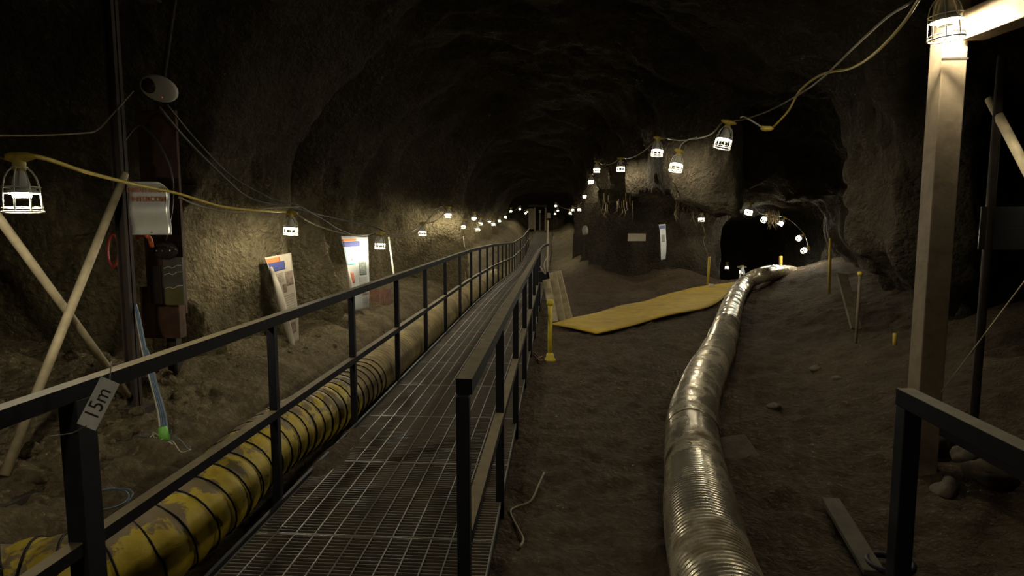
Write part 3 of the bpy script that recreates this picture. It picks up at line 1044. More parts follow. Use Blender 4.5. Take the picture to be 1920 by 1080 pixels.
cord('cable', [px(225, 275, 4.6), px(262, 235, 4.7), px(300, 275, 4.7), px(322, 330, 4.7), px(322, 390, 4.7), px(310, 450, 4.8)], 0.010, M_CORDBLK, 'black cable arching over the right side of the metal sign', 'cable')
cord('cable', [px(335, 370, 4.6), px(380, 388, 5.0), px(440, 397, 5.5), px(510, 390, 6.2), px(560, 388, 6.8)], 0.008, M_CORDGREY, 'pale cable looping across the top of the lit left wall', 'cable')
cord('cable', [px(700, 440, 9.0), px(735, 443, 9.2), px(775, 440, 10.6), px(800, 415, 12.0), px(825, 388, 13.4), px(835, 395, 14)], 0.010, M_CORDGREY, 'pale cable climbing the wall between white poster and rock rib', 'cable')
# right string
c0 = right_tops[0]; c1 = right_tops[1]; c2 = right_tops[2]; c3 = right_tops[3]
cord('power_cord', [px(1760, -60, 3.0), px(1722, 0, 3.3), px(1690, 48, 3.6), px(1640, 100, 4.1), px(1595, 128, 4.6), px(1540, 140, 5.0), px(1500, 170, 5.4), px(1478, 208, 5.7), px(1448, 240, 5.9)],
     0.009, M_YCORD, 'yellow cord swooping from the upper right down to the hanging plug')
cord('power_cord', [px(1712, 2, 3.3), px(1660, 35, 3.7), px(1600, 90, 4.3), px(1540, 148, 4.9), px(1490, 182, 5.4), px(1440, 208, 5.8), px(1400, 222, 6.0), c1 + Vector((0.05, 0, 0.01))],
     0.007, M_CORDGREY, 'thin dusty cord above the yellow one, ending at the tilted right lamp')
m = MB(); p0 = px(1438, 241, 5.9)
m.tube([Vector((-0.05, 0, 0.01)), Vector((-0.02, 0, 0)), Vector((0.03, 0, 0)), Vector((0.055, 0, 0.004))], [0.016, 0.024, 0.022, 0.012], 10)
tag(m.build('cord_plug', M_SOCKET, None, 0, p0), 'yellow cord plug hanging right of the tilted lamp', 'plug')
cord('power_cord', [px(1432, 241, 5.9), px(1415, 230, 5.95), px(1395, 219, 6.0), px(1388, 221, 6.0)], 0.008, M_PALECBL, 'short pale cord tail between the hanging plug and the tilted lamp')
pts = [c1 + Vector((-0.05, 0, 0.005)), px(1330, 253, 6.4), px(1290, 262, 7.4), px(1262, 262, 8.0), c3 + Vector((0.02, 0, 0.02))]
cord('power_cord', pts, 0.008, M_CORDGREY, 'dusty cord between the tilted lamp and the lamp high beside the brow')
cord('power_cord', [px(1306, 258, 7.0), px(1290, 262, 7.3), px(1277, 272, 7.55), c2], 0.008, M_PALECBL, 'short cord dropping to the lamp low against the bright rock face')
pts = [c3]
for i, j in zip([3, 4, 5, 6, 7, 8, 9, 10, 11, 12], [4, 5, 6, 7, 8, 9, 10, 11, 12, 13]):
    pts += sag(right_tops[i] + Vector((0, 0, 0.01)), right_tops[j] + Vector((0, 0, 0.01)), 0.10, 5)[1:]
cord('power_cord', pts, 0.008, M_CORDGREY, 'dusty cord linking the right lamps from the lit ribs to the far gate', seg=3)
cord('power_cord', [px(1262, 340, 8.4), px(1275, 365, 9.6), px(1285, 372, 11.5), px(1300, 380, 13.5), br_tops[0]], 0.009, M_CORDGREY, 'cord looping down from the brow to the lamp by the pillar end')
cord('power_cord', [br_tops[0], px(1332, 390, 14.8), px(1345, 390, 14.6), px(1360, 398, 14.2), br_tops[1]], 0.007, M_CORDGREY, 'cord between the pillar lamp and the highest side passage lamp')
cord('power_cord', [br_tops[1], px(1425, 400, 15.2), br_tops[2], px(1455, 405, 17.8), br_tops[3], px(1490, 420, 18.2), br_tops[4], br_tops[5]], 0.007, M_CORDGREY, 'cord linking the lamps down the right wall of the side passage')
cord('cable', [px(1317, 421, 15.2), px(1322, 440, 15.3), px(1319, 452, 15.3), px(1326, 474, 15.4), px(1329, 484, 15.5)], 0.008, M_ROOT, 'thin crooked cable hanging below the pillar lamp to the yellow stake', 'cable')

# ------------------------------------------------------------------ left timber and pipe set
pb = px_ground(250, 752)
YB = 4.7
XB = -3.12
YB = pxX(243, 600, XB).y
zb = fz(XB, YB)
t = empty('steel_post', (XB, YB, zb - 0.04), 'dark upright steel post where the two pale brace pipes cross near', 'post')
m = MB(); m.box((-0.035, -0.006, 0), (0.035, 0.006, 3.2)); m.box((-0.035, -0.04, 0), (-0.025, 0.04, 3.2)); m.box((0.025, -0.04, 0), (0.035, 0.04, 3.2)); m.build('post_shaft', M_DKTIMBER, t)
m = MB(); m.box((-0.10, -0.10, 0.0), (0.10, 0.10, 0.05)); m.build('base_plate', M_DKTIMBER, t)
A = pxX(234, 326, XB + 0.07); Bq = pxX(230, 335, XB + 0.07); Cq = pxX(75, 722, XB + 0.07); Dq = pxX(5, 900, XB + 0.07)
Dq = Cq + (Cq - Bq) * ((Cq.z - fz(XB, 3.6)) / (Bq.z - Cq.z)) * 1.02
m = MB(); m.tube([A - A, Dq - A], 0.027, 14)
tag(m.build('brace_pipe', M_PIPE, None, 0, A), 'pale dusty pipe slanting down to the left, in front of the other', 'pipe', 'brace pipes at the left')
A = pxX(-60, 330, XB - 0.01); Bq = pxX(0, 413, XB - 0.01); Cq = pxX(241, 742, XB - 0.01)
m = MB(); m.tube([A - A, Cq - A], 0.025, 14)
tag(m.build('brace_pipe', M_PIPE, None, 0, A), 'pale pipe slanting down to the right, behind the other', 'pipe', 'brace pipes at the left')
# top beam of the left set
m = MB(); m.box((-0.07, -3.6, 3.05), (0.07, 0.5, 3.2))
tag(m.build('timber_beam', M_DKTIMBER, None, 0, (XB, YB, zb)), 'dark timber beam overhead at the upper left, on the steel post', 'beam')
m = MB(); m.box((-0.05, -0.05, 0), (0.05, 0.05, 3.1))
tag(m.build('steel_post', M_DKTIMBER, None, 0, (XB, 2.3, fz(XB, 2.3) - 0.03)), 'dark upright steel post at the far left edge under the beam', 'post')

# intercom board
p_b = px(305, 560, 5.25)
zb2 = fz(p_b.x, 5.3)
t = empty('notice_board', (p_b.x, 5.3, zb2 - 0.05), 'rust brown timber board beside the dark steel post, holding the intercom', 'board')
m = MB(); m.box((-0.17, 0, 0.62), (0.17, 0.035, 2.35)); m.build('back_board', M_RUST, t, 0.004)
m = MB(); m.box((-0.045, 0.035, 0.0), (0.045, 0.12, 2.3)); m.build('support_post', M_DKTIMBER, t, 0.004)
m = MB(); m.box((-0.17, -0.10, 0.42), (0.17, 0.0, 0.86)); m.build('lower_box', M_RUST, t, 0.006)
# aluminium sign, slightly curled
W_, H_ = 0.275, 0.375
pc = px(281, 391, 4.42)
V = []; Fc = []
nu, nv = 10, 24
for j in range(nv + 1):
    v = j / nv
    for i in range(nu + 1):
        u = i / nu
        x = (u - 0.5) * W_; z = (v - 0.5) * H_
        yb_ = 0.016 * math.sin(v * 9.0 + 0.5) * (1 - 0.3 * u) - 0.05 * max(0, v - 0.6) ** 2 * 4
        corner = max(0.0, (u - 0.82) / 0.18) * max(0.0, (v - 0.86) / 0.14)
        V.append((x - 0.02 * corner, yb_, z - 0.022 * corner))
for j in range(nv):
    for i in range(nu):
        a = j * (nu + 1) + i
        Fc.append((a, a + 1, a + nu + 2, a + nu + 1))


def sheet(V, Fc, th=0.002):
    """close a sheet into a thin solid"""
    n = len(V)
    V2 = list(V) + [(v[0], v[1] + th, v[2]) for v in V]
    F2 = list(Fc) + [tuple(n + i for i in reversed(f)) for f in Fc]
    from collections import Counter
    cnt = Counter()
    for f in Fc:
        for a, b in zip(f, f[1:] + f[:1]):
            cnt[(a, b)] += 1
    for (a, b) in list(cnt):
        if (b, a) not in cnt:
            F2.append((b, a, n + a, n + b))
    return V2, F2


def text_mesh(body, size, mat, name, extrude=0.0006, bold=0.0):
    cu = bpy.data.curves.new(name, 'FONT')
    cu.body = body; cu.size = size; cu.align_x = 'CENTER'; cu.align_y = 'CENTER'; cu.extrude = extrude; cu.offset = bold
    tmp = bpy.data.objects.new(name, cu)
    COL.objects.link(tmp)
    dg = bpy.context.evaluated_depsgraph_get()
    me = bpy.data.meshes.new_from_object(tmp.evaluated_get(dg))
    bpy.data.objects.remove(tmp); bpy.data.curves.remove(cu)
    me.materials.clear(); me.materials.append(mat)
    me.name = name
    return me


ts = empty('metal_sign', pc, 'curled silver metal sign lettered EMERGENCY INTERCOM in faded red', 'sign')
ts.rotation_euler = (0, 0, math.radians(8))
m = MB(); V2, F2 = sheet(V, Fc); m.add(V2, F2, True); msh = m.build('metal_sheet', M_ALU, ts)
for body, zz, yy_, sz in (('EMERGENCY', 0.128, -0.040, 0.047), ('INTERCOM', 0.065, -0.022, 0.047)):
    o = link('lettering', text_mesh(body, sz, M_FADED, 'lettering', 0.0005, 0.0012), msh)
    o.location = (0.0, yy_, zz); o.rotation_euler = (PI / 2, 0, 0)
    o['label'] = 'faded red word ' + body
m = MB(); m.tube([(0, -0.002, 0.15), (0, 0.3, 0.15)], 0.005, 6); m.tube([(0, -0.0, -0.17), (0, 0.3, -0.17)], 0.005, 6); m.build('mounting_bolt', M_GALV, ts)

# black phone, hood and clear document holder on the board
p0 = px(306, 470, 5.05)
t = empty('intercom_handset', p0, 'glossy black intercom handset with lamps under the metal sign', 'intercom')
m = MB()
m.lathe([(0.02, 0.0), (0.075, 0.004), (0.085, 0.02), (0.07, 0.05), (0.02, 0.065)], 20, Matrix.Translation((0, 0.05, 0)) @ Matrix.Scale(1.25, 4, (1, 0, 0)) @ Matrix.Rotation(PI / 2, 4, 'X') @ Matrix.Scale(0.9, 4, (0, 1, 0)))
hb = m.build('handset_body', M_LENS, t)
m = MB(); m.tube([(-0.09, 0, -0.01), (-0.04, -0.03, 0.045), (0.04, -0.03, 0.05), (0.09, 0, 0.015)], [0.016, 0.014, 0.014, 0.018], 10); m.build('handle', M_LENS, t)
for dx in (-0.05, 0.0, 0.065):
    m = MB(); m.lathe([(0.001, 0), (0.006, 0.002), (0.001, 0.008)], 8, Matrix.Translation((dx, -0.012, 0.0)) @ Matrix.Rotation(PI / 2, 4, 'X')); m.build('button', M_WHITE, hb)
p0 = px(325, 527, 5.1)
t = empty('document_holder', p0, 'clear plastic document holder with wavy shine right of the handset', 'holder')
m = MB(); m.box((-0.085, 0, -0.2), (0.085, 0.02, 0.2)); cpk = m.build('clear_pocket', M_FROST, t, 0.004)
m = MB(); m.box((-0.075, -0.003, -0.20), (0.08, 0.0, -0.05)); m.build('folded_paper', M_GRIME, t)
for zz in (0.115, 0.06, -0.055):
    m = MB(); m.tube(spline([(-0.075, -0.004, zz - 0.01), (-0.03, -0.006, zz + 0.004), (0.0, -0.005, zz - 0.006), (0.04, -0.006, zz + 0.014), (0.08, -0.004, zz + 0.018)], 5), 0.0025, 5); m.build('shine_line', M_WHITE, cpk)  # white wavy lines painted on as the shine of the plastic
m = MB(); m.box((-0.05, -0.04, -0.2), (0.05, 0.02, 0.12))
tag(m.build('junction_box', M_LENS, None, 0.005, px(296, 525, 5.12)), 'narrow black box between the board edge and the clear holder', 'box')

# orange and red hose coils, cable bundle
cord('hose', [px(258, 446, 4.95), px(268, 440, 4.9), px(280, 446, 4.9), px(285, 462, 4.95)], 0.018, M_REDOR, 'short orange hose loop hooked under the metal sign', 'hose', 8)
pts = []
for k in range(26):
    a = k * 0.72
    pts.append(px(212 + 10 * math.cos(a), 470 + 30 * math.sin(a), 5.2 + 0.003 * k))
cord('rope', pts, 0.010, M_RED, 'coil of red line hanging left of the dark steel post', 'rope', 6, 3)
cord('grey_pipe', [px(238, 400, 4.60), px(243, 470, 4.60), px(250, 560, 4.60), px(257, 660, 4.58)], 0.020, M_PIPE, 'pale conduit strapped to the right side of the dark steel post', 'pipe', 10, 3)
bund = [(px(250, 560, 4.5), M_PALECBL), (px(256, 585, 4.45), M_BLUE), (px(262, 600, 4.4), M_BLUE), (px(266, 640, 4.4), M_BLUE)]
lab_b = ['pale cable at the left of the hanging cable bundle', 'blue grey cable second from left in the hanging bundle', 'blue grey cable third from left in the hanging bundle', 'blue grey cable at the right of the hanging bundle']
for i, (p, mt) in enumerate(bund):
    cord('cable', [px(243 + 3 * i, 540 + 6 * i, 4.55), p, px(268 + 3 * i, 660, 4.35), px(284 + 3 * i, 720, 4.25), px(297 + 4 * i, 775, 4.2), px(301 + 4.5 * i, 815, 4.15), px(303 + 5 * i, 830, 4.15)], 0.0085, mt, lab_b[i], 'cable', 6, 5, 'cables hanging from the steel post')
m = MB(); P0 = px(305, 800, 4.15); P1 = px(308, 826, 4.14)
m.tube([P0 - P0, P0.lerp(P1, .5) - P0, P1 - P0], [0.028, 0.036, 0.041], 10)
tag(m.build('tape_wrap', M_GREENTAPE, None, 0, P0), 'bright green tape wrapped round the lower end of the cable bundle', 'tape')
random.seed(11)
for i in range(7):
    s0 = px(306 + i * 1.5, 828, 4.14)
    ex = px(265 + 15 * i, 845 + random.uniform(8, 32), 4.1 + random.uniform(-.1, .1))
    ex.z = max(ex.z, fz(ex.x, ex.y) + 0.01)
    mid = s0.lerp(ex, 0.5) + Vector((random.uniform(-.06, .06), 0, random.uniform(0.0, .08)))
    labs = ['leftmost', 'second', 'third', 'middle', 'fifth', 'sixth', 'rightmost']
    cord('wire', [s0, mid, ex, ex + Vector((random.uniform(-.08, .08), .03, 0.008))], 0.0035, M_PALECBL if i % 3 else M_BLUE, labs[i] + ' frayed wire end splayed below the green tape', 'wire', 5, 6, 'frayed wire ends')
lp = []
for k in range(15):
    a = PI * 0.2 + k * 0.42
    lp.append(px(278 + 16 * math.cos(a), 848 - 12 * math.sin(a), 4.12))
cord('wire', lp, 0.006, M_PALECBL, 'pale wire loop left of the frayed cable ends', 'wire', 6, 4)
g0 = px_ground(190, 950)
lp = []
for k in range(19):
    a = k * 0.6
    lp.append(Vector((g0.x + (0.16 - 0.003 * k) * math.cos(a), g0.y + 0.15 * math.sin(a), fz(g0.x, g0.y) + 0.045 + 0.012 * math.sin(k))))
cord('wire', lp, 0.005, M_BLUE, 'loop of blue grey wire on the soil behind the nearest left post', 'wire', 6, 4)

# oval detector
p0 = px(299, 166, 4.5)
t = empty('oval_detector', p0, 'white oval housing with a dark round dome, high at upper left', 'detector')
t.rotation_euler = (math.radians(20), math.radians(14), 0)
m = MB(); m.lathe([(0.002, -0.045), (0.06, -0.04), (0.1, -0.02), (0.11, 0.0), (0.10, 0.025), (0.06, 0.04), (0.002, 0.045)], 28, Matrix.Scale(1.3, 4, (1, 0, 0)) @ Matrix.Rotation(PI / 2, 4, 'X') @ Matrix.Scale(0.85, 4, (0, 1, 0)))
m.build('housing', M_WHITE, t)
m = MB(); m.lathe([(0.055, 0.0), (0.052, 0.025), (0.04, 0.045), (0.02, 0.056), (0.002, 0.058)], 20, Matrix.Translation((-0.052, -0.022, 0.012)) @ Matrix.Rotation(PI / 2, 4, 'X'))
m.build('dark_dome', M_LENS, t)
m = MB(); m.lathe([(0.004, 0.0), (0.003, 0.004), (0.0005, 0.005)], 8, Matrix.Translation((0.045, -0.035, -0.045)) @ Matrix.Rotation(PI / 2, 4, 'X')); m.build('indicator_light', emitter('red_indicator', (1, 0.1, 0.03), 1.2), t)
m = MB(); m.tube([(0, 0.03, 0.0), (0, 0.3, 0.9)], 0.015, 8); m.build('mounting_arm', M_DKTIMBER, t)

# dark sill timber on the ground
a = px(-60, 1010, 2.85); b = px(322, 828, 4.55)
m = MB(); m.bar((0, 0, 0), b - a, 0.07, 0.20)
tag(m.build('sill_timber', M_DKTIMBER, None, 0.006, a), 'dark red brown timber lying on edge along the soil at lower left', 'timber')

# clods on the left bank
random.seed(5)


def rock_mesh(name, r, seed, mat, flat=0.7):
    bm = bmesh.new()
    bmesh.ops.create_icosphere(bm, subdivisions=3, radius=1.0)
    for v in bm.verts:
        q = v.co
        d = 0.28 * float(vnoise(np.array([q.x * 1.3 + seed]), np.array([q.y * 1.3]), np.array([q.z * 1.3]), 3)[0]) + 0.14 * float(vnoise(np.array([q.x * 3 + seed]), np.array([q.y * 3]), np.array([q.z * 3]), 8)[0])
        v.co = q * (1 + d) * r
        v.co.z *= flat
    me = bpy.data.meshes.new(name); bm.to_mesh(me); bm.free()
    me.polygons.foreach_set('use_smooth', [True] * len(me.polygons))
    me.materials.append(mat)
    return me


cl_mesh = [rock_mesh('soil_clods', 1.0, 3.1 * k, M_SAND, 0.75) for k in range(3)]
V = []; Q = []
for k in range(420):
    me = cl_mesh[k % 3]
    x = random.uniform(-4.6, -2.8); y = random.uniform(2.4, 5.2)
    if random.random() < 0.18:
        y = random.uniform(5.2, 9.0); x = random.uniform(-3.6, -2.3)
    r = (0.012 + 0.05 * random.random() ** 2.5) * (0.6 if y > 5.2 else 1)
    z = fz(x, y)
    rz = random.uniform(0, 6.28)
    M = Matrix.Translation((x, y, z + r * 0.25)) @ Matrix.Rotation(rz, 4, 'Z') @ Matrix.Scale(r, 4)
    bq = len(V)
    V += [tuple(M @ v.co) for v in me.vertices]; Q += [tuple(bq + i for i in p.vertices) for p in me.polygons]
tag(link('soil_clods', mesh_from('soil_clods', V, Q, M_SAND)), 'scattered clods of loose soil on the left bank', 'soil', None, 'stuff')

# ------------------------------------------------------------------ 15m tag on the near left post
p0 = px(184, 757, 1.90)
t = empty('distance_tag', p0, 'grubby white tag marked 15m wired to the nearest left post', 'tag')
rq = (EYE - p0).normalized()
t.rotation_euler = (0, 0, math.radians(14))
ang = math.radians(62)
Mt = Matrix.Rotation(-ang, 4, 'Y')
m = MB(); m.box((-0.085, 0, -0.03), (0.085, 0.0025, 0.03), Mt); tgp = m.build('tag_plate', M_TAG, t, 0.001)
o = link('lettering', text_mesh('15m', 0.062, M_MARK, 'lettering', 0.0004, 0.0), tgp)
o.matrix_local = Mt @ Matrix.Translation((0.0, -0.0015, 0)) @ Matrix.Rotation(PI / 2, 4, 'X')
m = MB(); m.tube([Mt @ Vector((0.08, 0.001, 0.0)), Vector((0.035, 0.03, 0.13))], 0.002, 5)
m.tube([Mt @ Vector((-0.08, 0.001, 0.0)), Vector((-0.07, -0.02, -0.085)), Vector((-0.13, -0.03, -0.09))], 0.002, 5); m.build('tie_wire', M_GALV, t)

# ------------------------------------------------------------------ posters on the left
def poster(corners, label, paper, prints, curl=0.0, cat='poster'):
    """corners: top-left, top-right, bottom-right, bottom-left (world); the left edge may be curled into a roll"""
    tl, tr, br, bl = [Vector(c) for c in corners]
    o0 = (bl + br) / 2
    t = empty('poster', o0, label, cat)
    nrm = (tr - tl).cross(bl - tl).normalized()
    if nrm.dot(EYE - tl) < 0:
        nrm = -nrm

    def P(u, v, lift=0.0):
        a = tl.lerp(tr, u); b = bl.lerp(br, u)
        p = a.lerp(b, v)
        bow = 0.02 * math.sin(PI * v) - curl * 0.10 * max(0, (0.25 - u) / 0.25) ** 2 * -1
        return p + nrm * (bow + lift + 0.006 * math.sin(7 * v + 3 * u)) - o0
    nu, nv = 14, 26

    def patch(u0, u1, v0, v1, lift, mat, name, n1=8, n2=8, par=None):
        V = []; Fc = []
        for j in range(n2 + 1):
            for i in range(n1 + 1):
                V.append(P(lerp(u0, u1, i / n1), lerp(v0, v1, j / n2), lift))
        for j in range(n2):
            for i in range(n1):
                a = j * (n1 + 1) + i
                Fc.append((a, a + 1, a + n1 + 2, a + n1 + 1))
        n = len(V)
        V2 = V + [v - nrm * 0.0015 for v in V]
        F2 = Fc + [tuple(n + i for i in reversed(f)) for f in Fc]
        ring = [i for i in range(n1 + 1)] + [j * (n1 + 1) + n1 for j in range(1, n2 + 1)] + [n2 * (n1 + 1) + i for i in range(n1 - 1, -1, -1)] + [j * (n1 + 1) for j in range(n2 - 1, 0, -1)]
        for a, b in zip(ring, ring[1:] + ring[:1]):
            F2.append((b, a, n + a, n + b))
        m = MB(); m.add(V2, F2, True)
        return m.build(name, mat, par or t)
    sh = patch(0, 1, 0, 1, 0, paper, 'paper_sheet', nu, nv)
    for (u0, u1, v0, v1, mat, nm) in prints:
        patch(u0, u1, v0, v1, 0.003, mat, nm, par=sh)
    return t, P


d1 = 7.0
lines = []
random.seed(3)
pr1 = [(0.04, 0.56, 0.02, 0.075, M_ORANGE, 'header_stripe'), (0.06, 0.70, 0.075, 0.17, M_NAVY, 'header_band'), (0.64, 0.95, 0.20, 0.36, M_BROWNPIC, 'printed_photo'), (0.46, 0.62, 0.33, 0.42, M_BROWNPIC, 'printed_photo'),
       (0.50, 0.80, 0.76, 0.88, M_BROWNPIC, 'printed_photo')]
for k in range(6):
    pr1.append((0.16, 0.58, 0.20 + 0.018 * k, 0.206 + 0.018 * k, M_INK, 'text_line'))
for k in range(9):
    pr1.append((0.30, 0.90, 0.46 + 0.026 * k, 0.465 + 0.026 * k, M_INK, 'text_line'))
TL = px(491, 484, d1 - 0.05); TR = px(546, 474, d1 + 0.35); BR = px(561, 637, d1 + 0.10); BL = px(541, 657, d1 - 0.12)
t, Pf = poster((TL, TR, BR, BL), 'curling dusty paper poster leaning by the left wall, orange and navy header', M_PAPER, pr1, 0.5)
# rolled left edge
pts = [Pf(0.02, v, 0.035) for v in np.linspace(0.12, 0.99, 16)]
m = MB(); m.tube(pts, [0.010 + 0.034 * math.sin(PI * min(1, 0.05 + 0.85 * k / 15)) for k in range(16)], 12); m.build('rolled_edge', M_ROLL, t)
d2 = 9.3
pr2 = [(0.03, 0.55, 0.045, 0.075, M_ORANGE, 'header_stripe'), (0.03, 0.66, 0.08, 0.15, M_NAVY, 'header_band'), (0.06, 0.42, 0.17, 0.39, M_CYAN, 'printed_photo'), (0.14, 0.34, 0.19, 0.30, M_PAPERW, 'printed_cloud'), (0.16, 0.32, 0.29, 0.34, M_BROWNPIC, 'printed_hill'),
       (0.56, 0.88, 0.36, 0.54, M_GREYPIC, 'printed_photo'), (0.14, 0.28, 0.49, 0.63, M_REDPIC, 'printed_photo'), (0.60, 0.95, 0.78, 0.81, M_BROWNPIC, 'printed_strip'), (0.60, 0.92, 0.69, 0.71, M_REDPIC, 'printed_strip')]
for k in range(8):
    pr2.append((0.50, 0.90, 0.57 + 0.014 * k, 0.575 + 0.014 * k, M_INK, 'text_line'))
for k in range(6):
    pr2.append((0.60, 0.92, 0.85 + 0.02 * k, 0.856 + 0.02 * k, M_INK, 'text_line'))
TL = px(637, 443, d2 - 0.25); TR = px(690, 440, d2 + 0.05); BR = px(692, 578, d2 - 0.05); BL = px(664, 584, d2 - 0.35)
t, Pf = poster((TL, TR, BR, BL), 'bright white poster with navy header and cyan picture, lit by a lamp', M_PAPERW, pr2, 0.3)
m = MB(); m.tube([Pf(0.0, v, 0.008) for v in np.linspace(0.45, 0.85, 12)], [0.006 + 0.028 * math.sin(PI * k / 11) for k in range(12)], 10); m.build('rolled_edge', M_ROLL, t)

# slatted crate behind the white poster
p0 = px(702, 598, 10.3)
p0.z = min(p0.z, fz(p0.x, p0.y) + 0.02)
t = empty('slatted_crate', p0, 'dull red slatted crate standing behind the white poster', 'crate')
for k in range(5):
    m = MB(); m.box((-0.17 + 0.07 * k, -0.01, 0), (-0.12 + 0.07 * k, 0.01, 0.5)); m.build('slat', M_CRATE, t)
m = MB(); m.box((-0.17, 0.01, 0.02), (0.21, 0.03, 0.07)); m.box((-0.17, 0.01, 0.42), (0.21, 0.03, 0.47)); m.box((-0.17, 0.03, 0), (-0.14, 0.3, 0.5)); m.box((0.18, 0.03, 0), (0.21, 0.3, 0.5)); m.build('crate_frame', M_CRATE, t)
A = px(729, 444, 9.5); Bq = px(739, 520, 9.6); 
Bq = A + (Bq - A) * ((A.z - fz(A.x + .05, 9.6) + 0.02) / (A.z - Bq.z))
m = MB(); m.tube([A - A, Bq - A], 0.014, 8)
tag(m.build('thin_stake', M_PALECBL, None, 0, A), 'thin pale stake leaning right of the lamp beside the white poster', 'stake')
A = px(866, 443, 17); Bq = px(872, 482, 17)
Bq = A + (Bq - A) * ((A.z - fz(Bq.x, 17) + 0.05) / (A.z - Bq.z))
m = MB(); m.tube([A - A, Bq - A], 0.045, 10)
tag(m.build('pale_post', M_PIPE, None, 0, A), 'short pale post above the handrail below the left lamps', 'post')
A = px(855, 424, 16.2); 
m = MB(); m.tube(spline([A - A, px(857, 440, 16.2) - A, px(855, 452, 16.2) - A, px(862, 476, 16.2) - A, px(864, 500, 16.2) - A], 4), 0.016, 6)
tag(m.build('crooked_stick', M_ROOT, None, 0, A), 'crooked dry stick left of the short pale post', 'stick')

# ------------------------------------------------------------------ right side things
# yellow mat
mc = [px_ground(1036, 611, 0.02), px_ground(1118, 630, 0.02), px_ground(1335, 575, 0.02), px_ground(1384, 532, 0.02), px_ground(1292, 543, 0.02), px_ground(1232, 561, 0.02)]
left_e = spline([mc[0], mc[5], mc[4]], 14); right_e = spline([mc[1], px_ground(1225, 602, 0.02), mc[2], mc[3]], 14)


def at_t(P, t):
    L = [0]
    for a, b in zip(P, P[1:]):
        L.append(L[-1] + (b - a).length)
    x = t * L[-1]
    for i in range(len(P) - 1):
        if L[i + 1] >= x:
            return P[i].lerp(P[i + 1], (x - L[i]) / max(1e-9, L[i + 1] - L[i]))
    return P[-1]


nu, nv = 12, 50
V = []
for j in range(nv + 1):
    a = at_t(left_e, j / nv); b = at_t(right_e, j / nv)
    for i in range(nu + 1):
        p = a.lerp(b, i / nu)
        zs = floor_smooth(p.x, p.y)
        V.append((p.x, p.y, float(zs) + 0.062 + 0.012 * math.sin(j * 0.35 + i * 0.2)))
Fc = [(j * (nu + 1) + i, j * (nu + 1) + i + 1, (j + 1) * (nu + 1) + i + 1, (j + 1) * (nu + 1) + i) for j in range(nv) for i in range(nu)]
n = len(V)
V2 = V + [(v[0], v[1], v[2] - 0.025) for v in V]
F2 = Fc + [tuple(n + i for i in reversed(f)) for f in Fc]
ring = list(range(nu + 1)) + [j * (nu + 1) + nu for j in range(1, nv + 1)] + [nv * (nu + 1) + i for i in range(nu - 1, -1, -1)] + [j * (nu + 1) for j in range(nv - 1, 0, -1)]
for a, b in zip(ring, ring[1:] + ring[:1]):
    F2.append((b, a, n + a, n + b))
m = MB(); m.add(V2, F2, True)
tag(m.build('yellow_mat', M_MAT), 'long yellow mat laid over the sand towards the side passage', 'mat')

# yellow bollard with ball ends
g0 = px_ground(1031, 676)
t = empty('yellow_bollard', (g0.x, g0.y, fz(g0.x, g0.y) - 0.01), 'bright yellow pipe post with knobbed ends beside the right handrail', 'bollard')
hh = (680 - 566) * g0.y / F
m = MB(); m.lathe([(0.028, 0), (0.028, hh)], 16); m.build('pipe', M_YPIPE, t)
m = MB(); m.lathe([(0.03, hh - 0.05), (0.046, hh - 0.035), (0.048, hh - 0.01), (0.036, hh + 0.01), (0.036, hh + 0.02), (0.002, hh + 0.022)], 16); m.build('top_fitting', M_YPIPE, t)
m = MB(); m.lathe([(0.075, 0.0), (0.072, 0.02), (0.046, 0.05), (0.044, 0.085), (0.03, 0.10)], 16); m.build('base_fitting', M_YPIPE, t)
for i, (ax, ay, bx, by) in enumerate(((1001, 662, 1018, 684), (1006, 682, 1016, 672), (1000, 672, 1014, 686))):
    A = px_ground(ax, ay); Bq = px_ground(bx, by)
    A.z = fz(A.x, A.y) + 0.02 + 0.012 * i; Bq.z = fz(Bq.x, Bq.y) + 0.015 + 0.01 * i
    m = MB(); m.tube([A - A, Bq - A], 0.010, 7)
    tag(m.build('wood_stick', M_CRATE, None, 0, A), ['reddish stick, longest of three by the bollard foot', 'reddish stick crossing over the others by the bollard foot', 'reddish stick closest to camera by the bollard foot'][i], 'stick', 'reddish sticks by the bollard')

# boards leaning on the rail end
for i, (tx, ty, bx, by, w) in enumerate(((1024, 524, 1040, 586, 0.13), (1036, 510, 1054, 589, 0.14), (1045, 508, 1068, 586, 0.13))):
    d = 10.6 + 0.1 * i
    Bq = px(bx, by, d); A = px(tx, ty, d + 0.12)
    Bq.z = min(Bq.z, fz(Bq.x, Bq.y)) if Bq.z > fz(Bq.x, Bq.y) else fz(Bq.x, Bq.y) - 0.01
    m = MB(); m.bar((0, 0, 0), A - Bq, w, 0.03, (-0.45, -0.8, 0.35))
    tag(m.build('leaning_board', M_PALEWOOD, None, 0.004, Bq), ['weathered board leaning by the rail end, left of three', 'weathered board leaning by the rail end, middle of three', 'weathered board leaning by the rail end, right of three'][i], 'board', 'boards leaning by the rail end')
t = MB(); t.box((-0.14, -0.06, -0.08), (0.14, 0.06, 0.10))
tag(t.build('black_box', M_BLACK, None, 0.01, px(1023, 520, 10.95)), 'small black box hung behind the rail above the leaning boards', 'box')
cord('strap', [px(1013, 500, 10.8), px(1018, 508, 10.85), px(1023, 514, 10.9), px(1020, 496, 10.8), px(1026, 482, 10.8)], 0.008, M_PALECBL, 'pale strap looping from the rail to the small black box', 'strap')

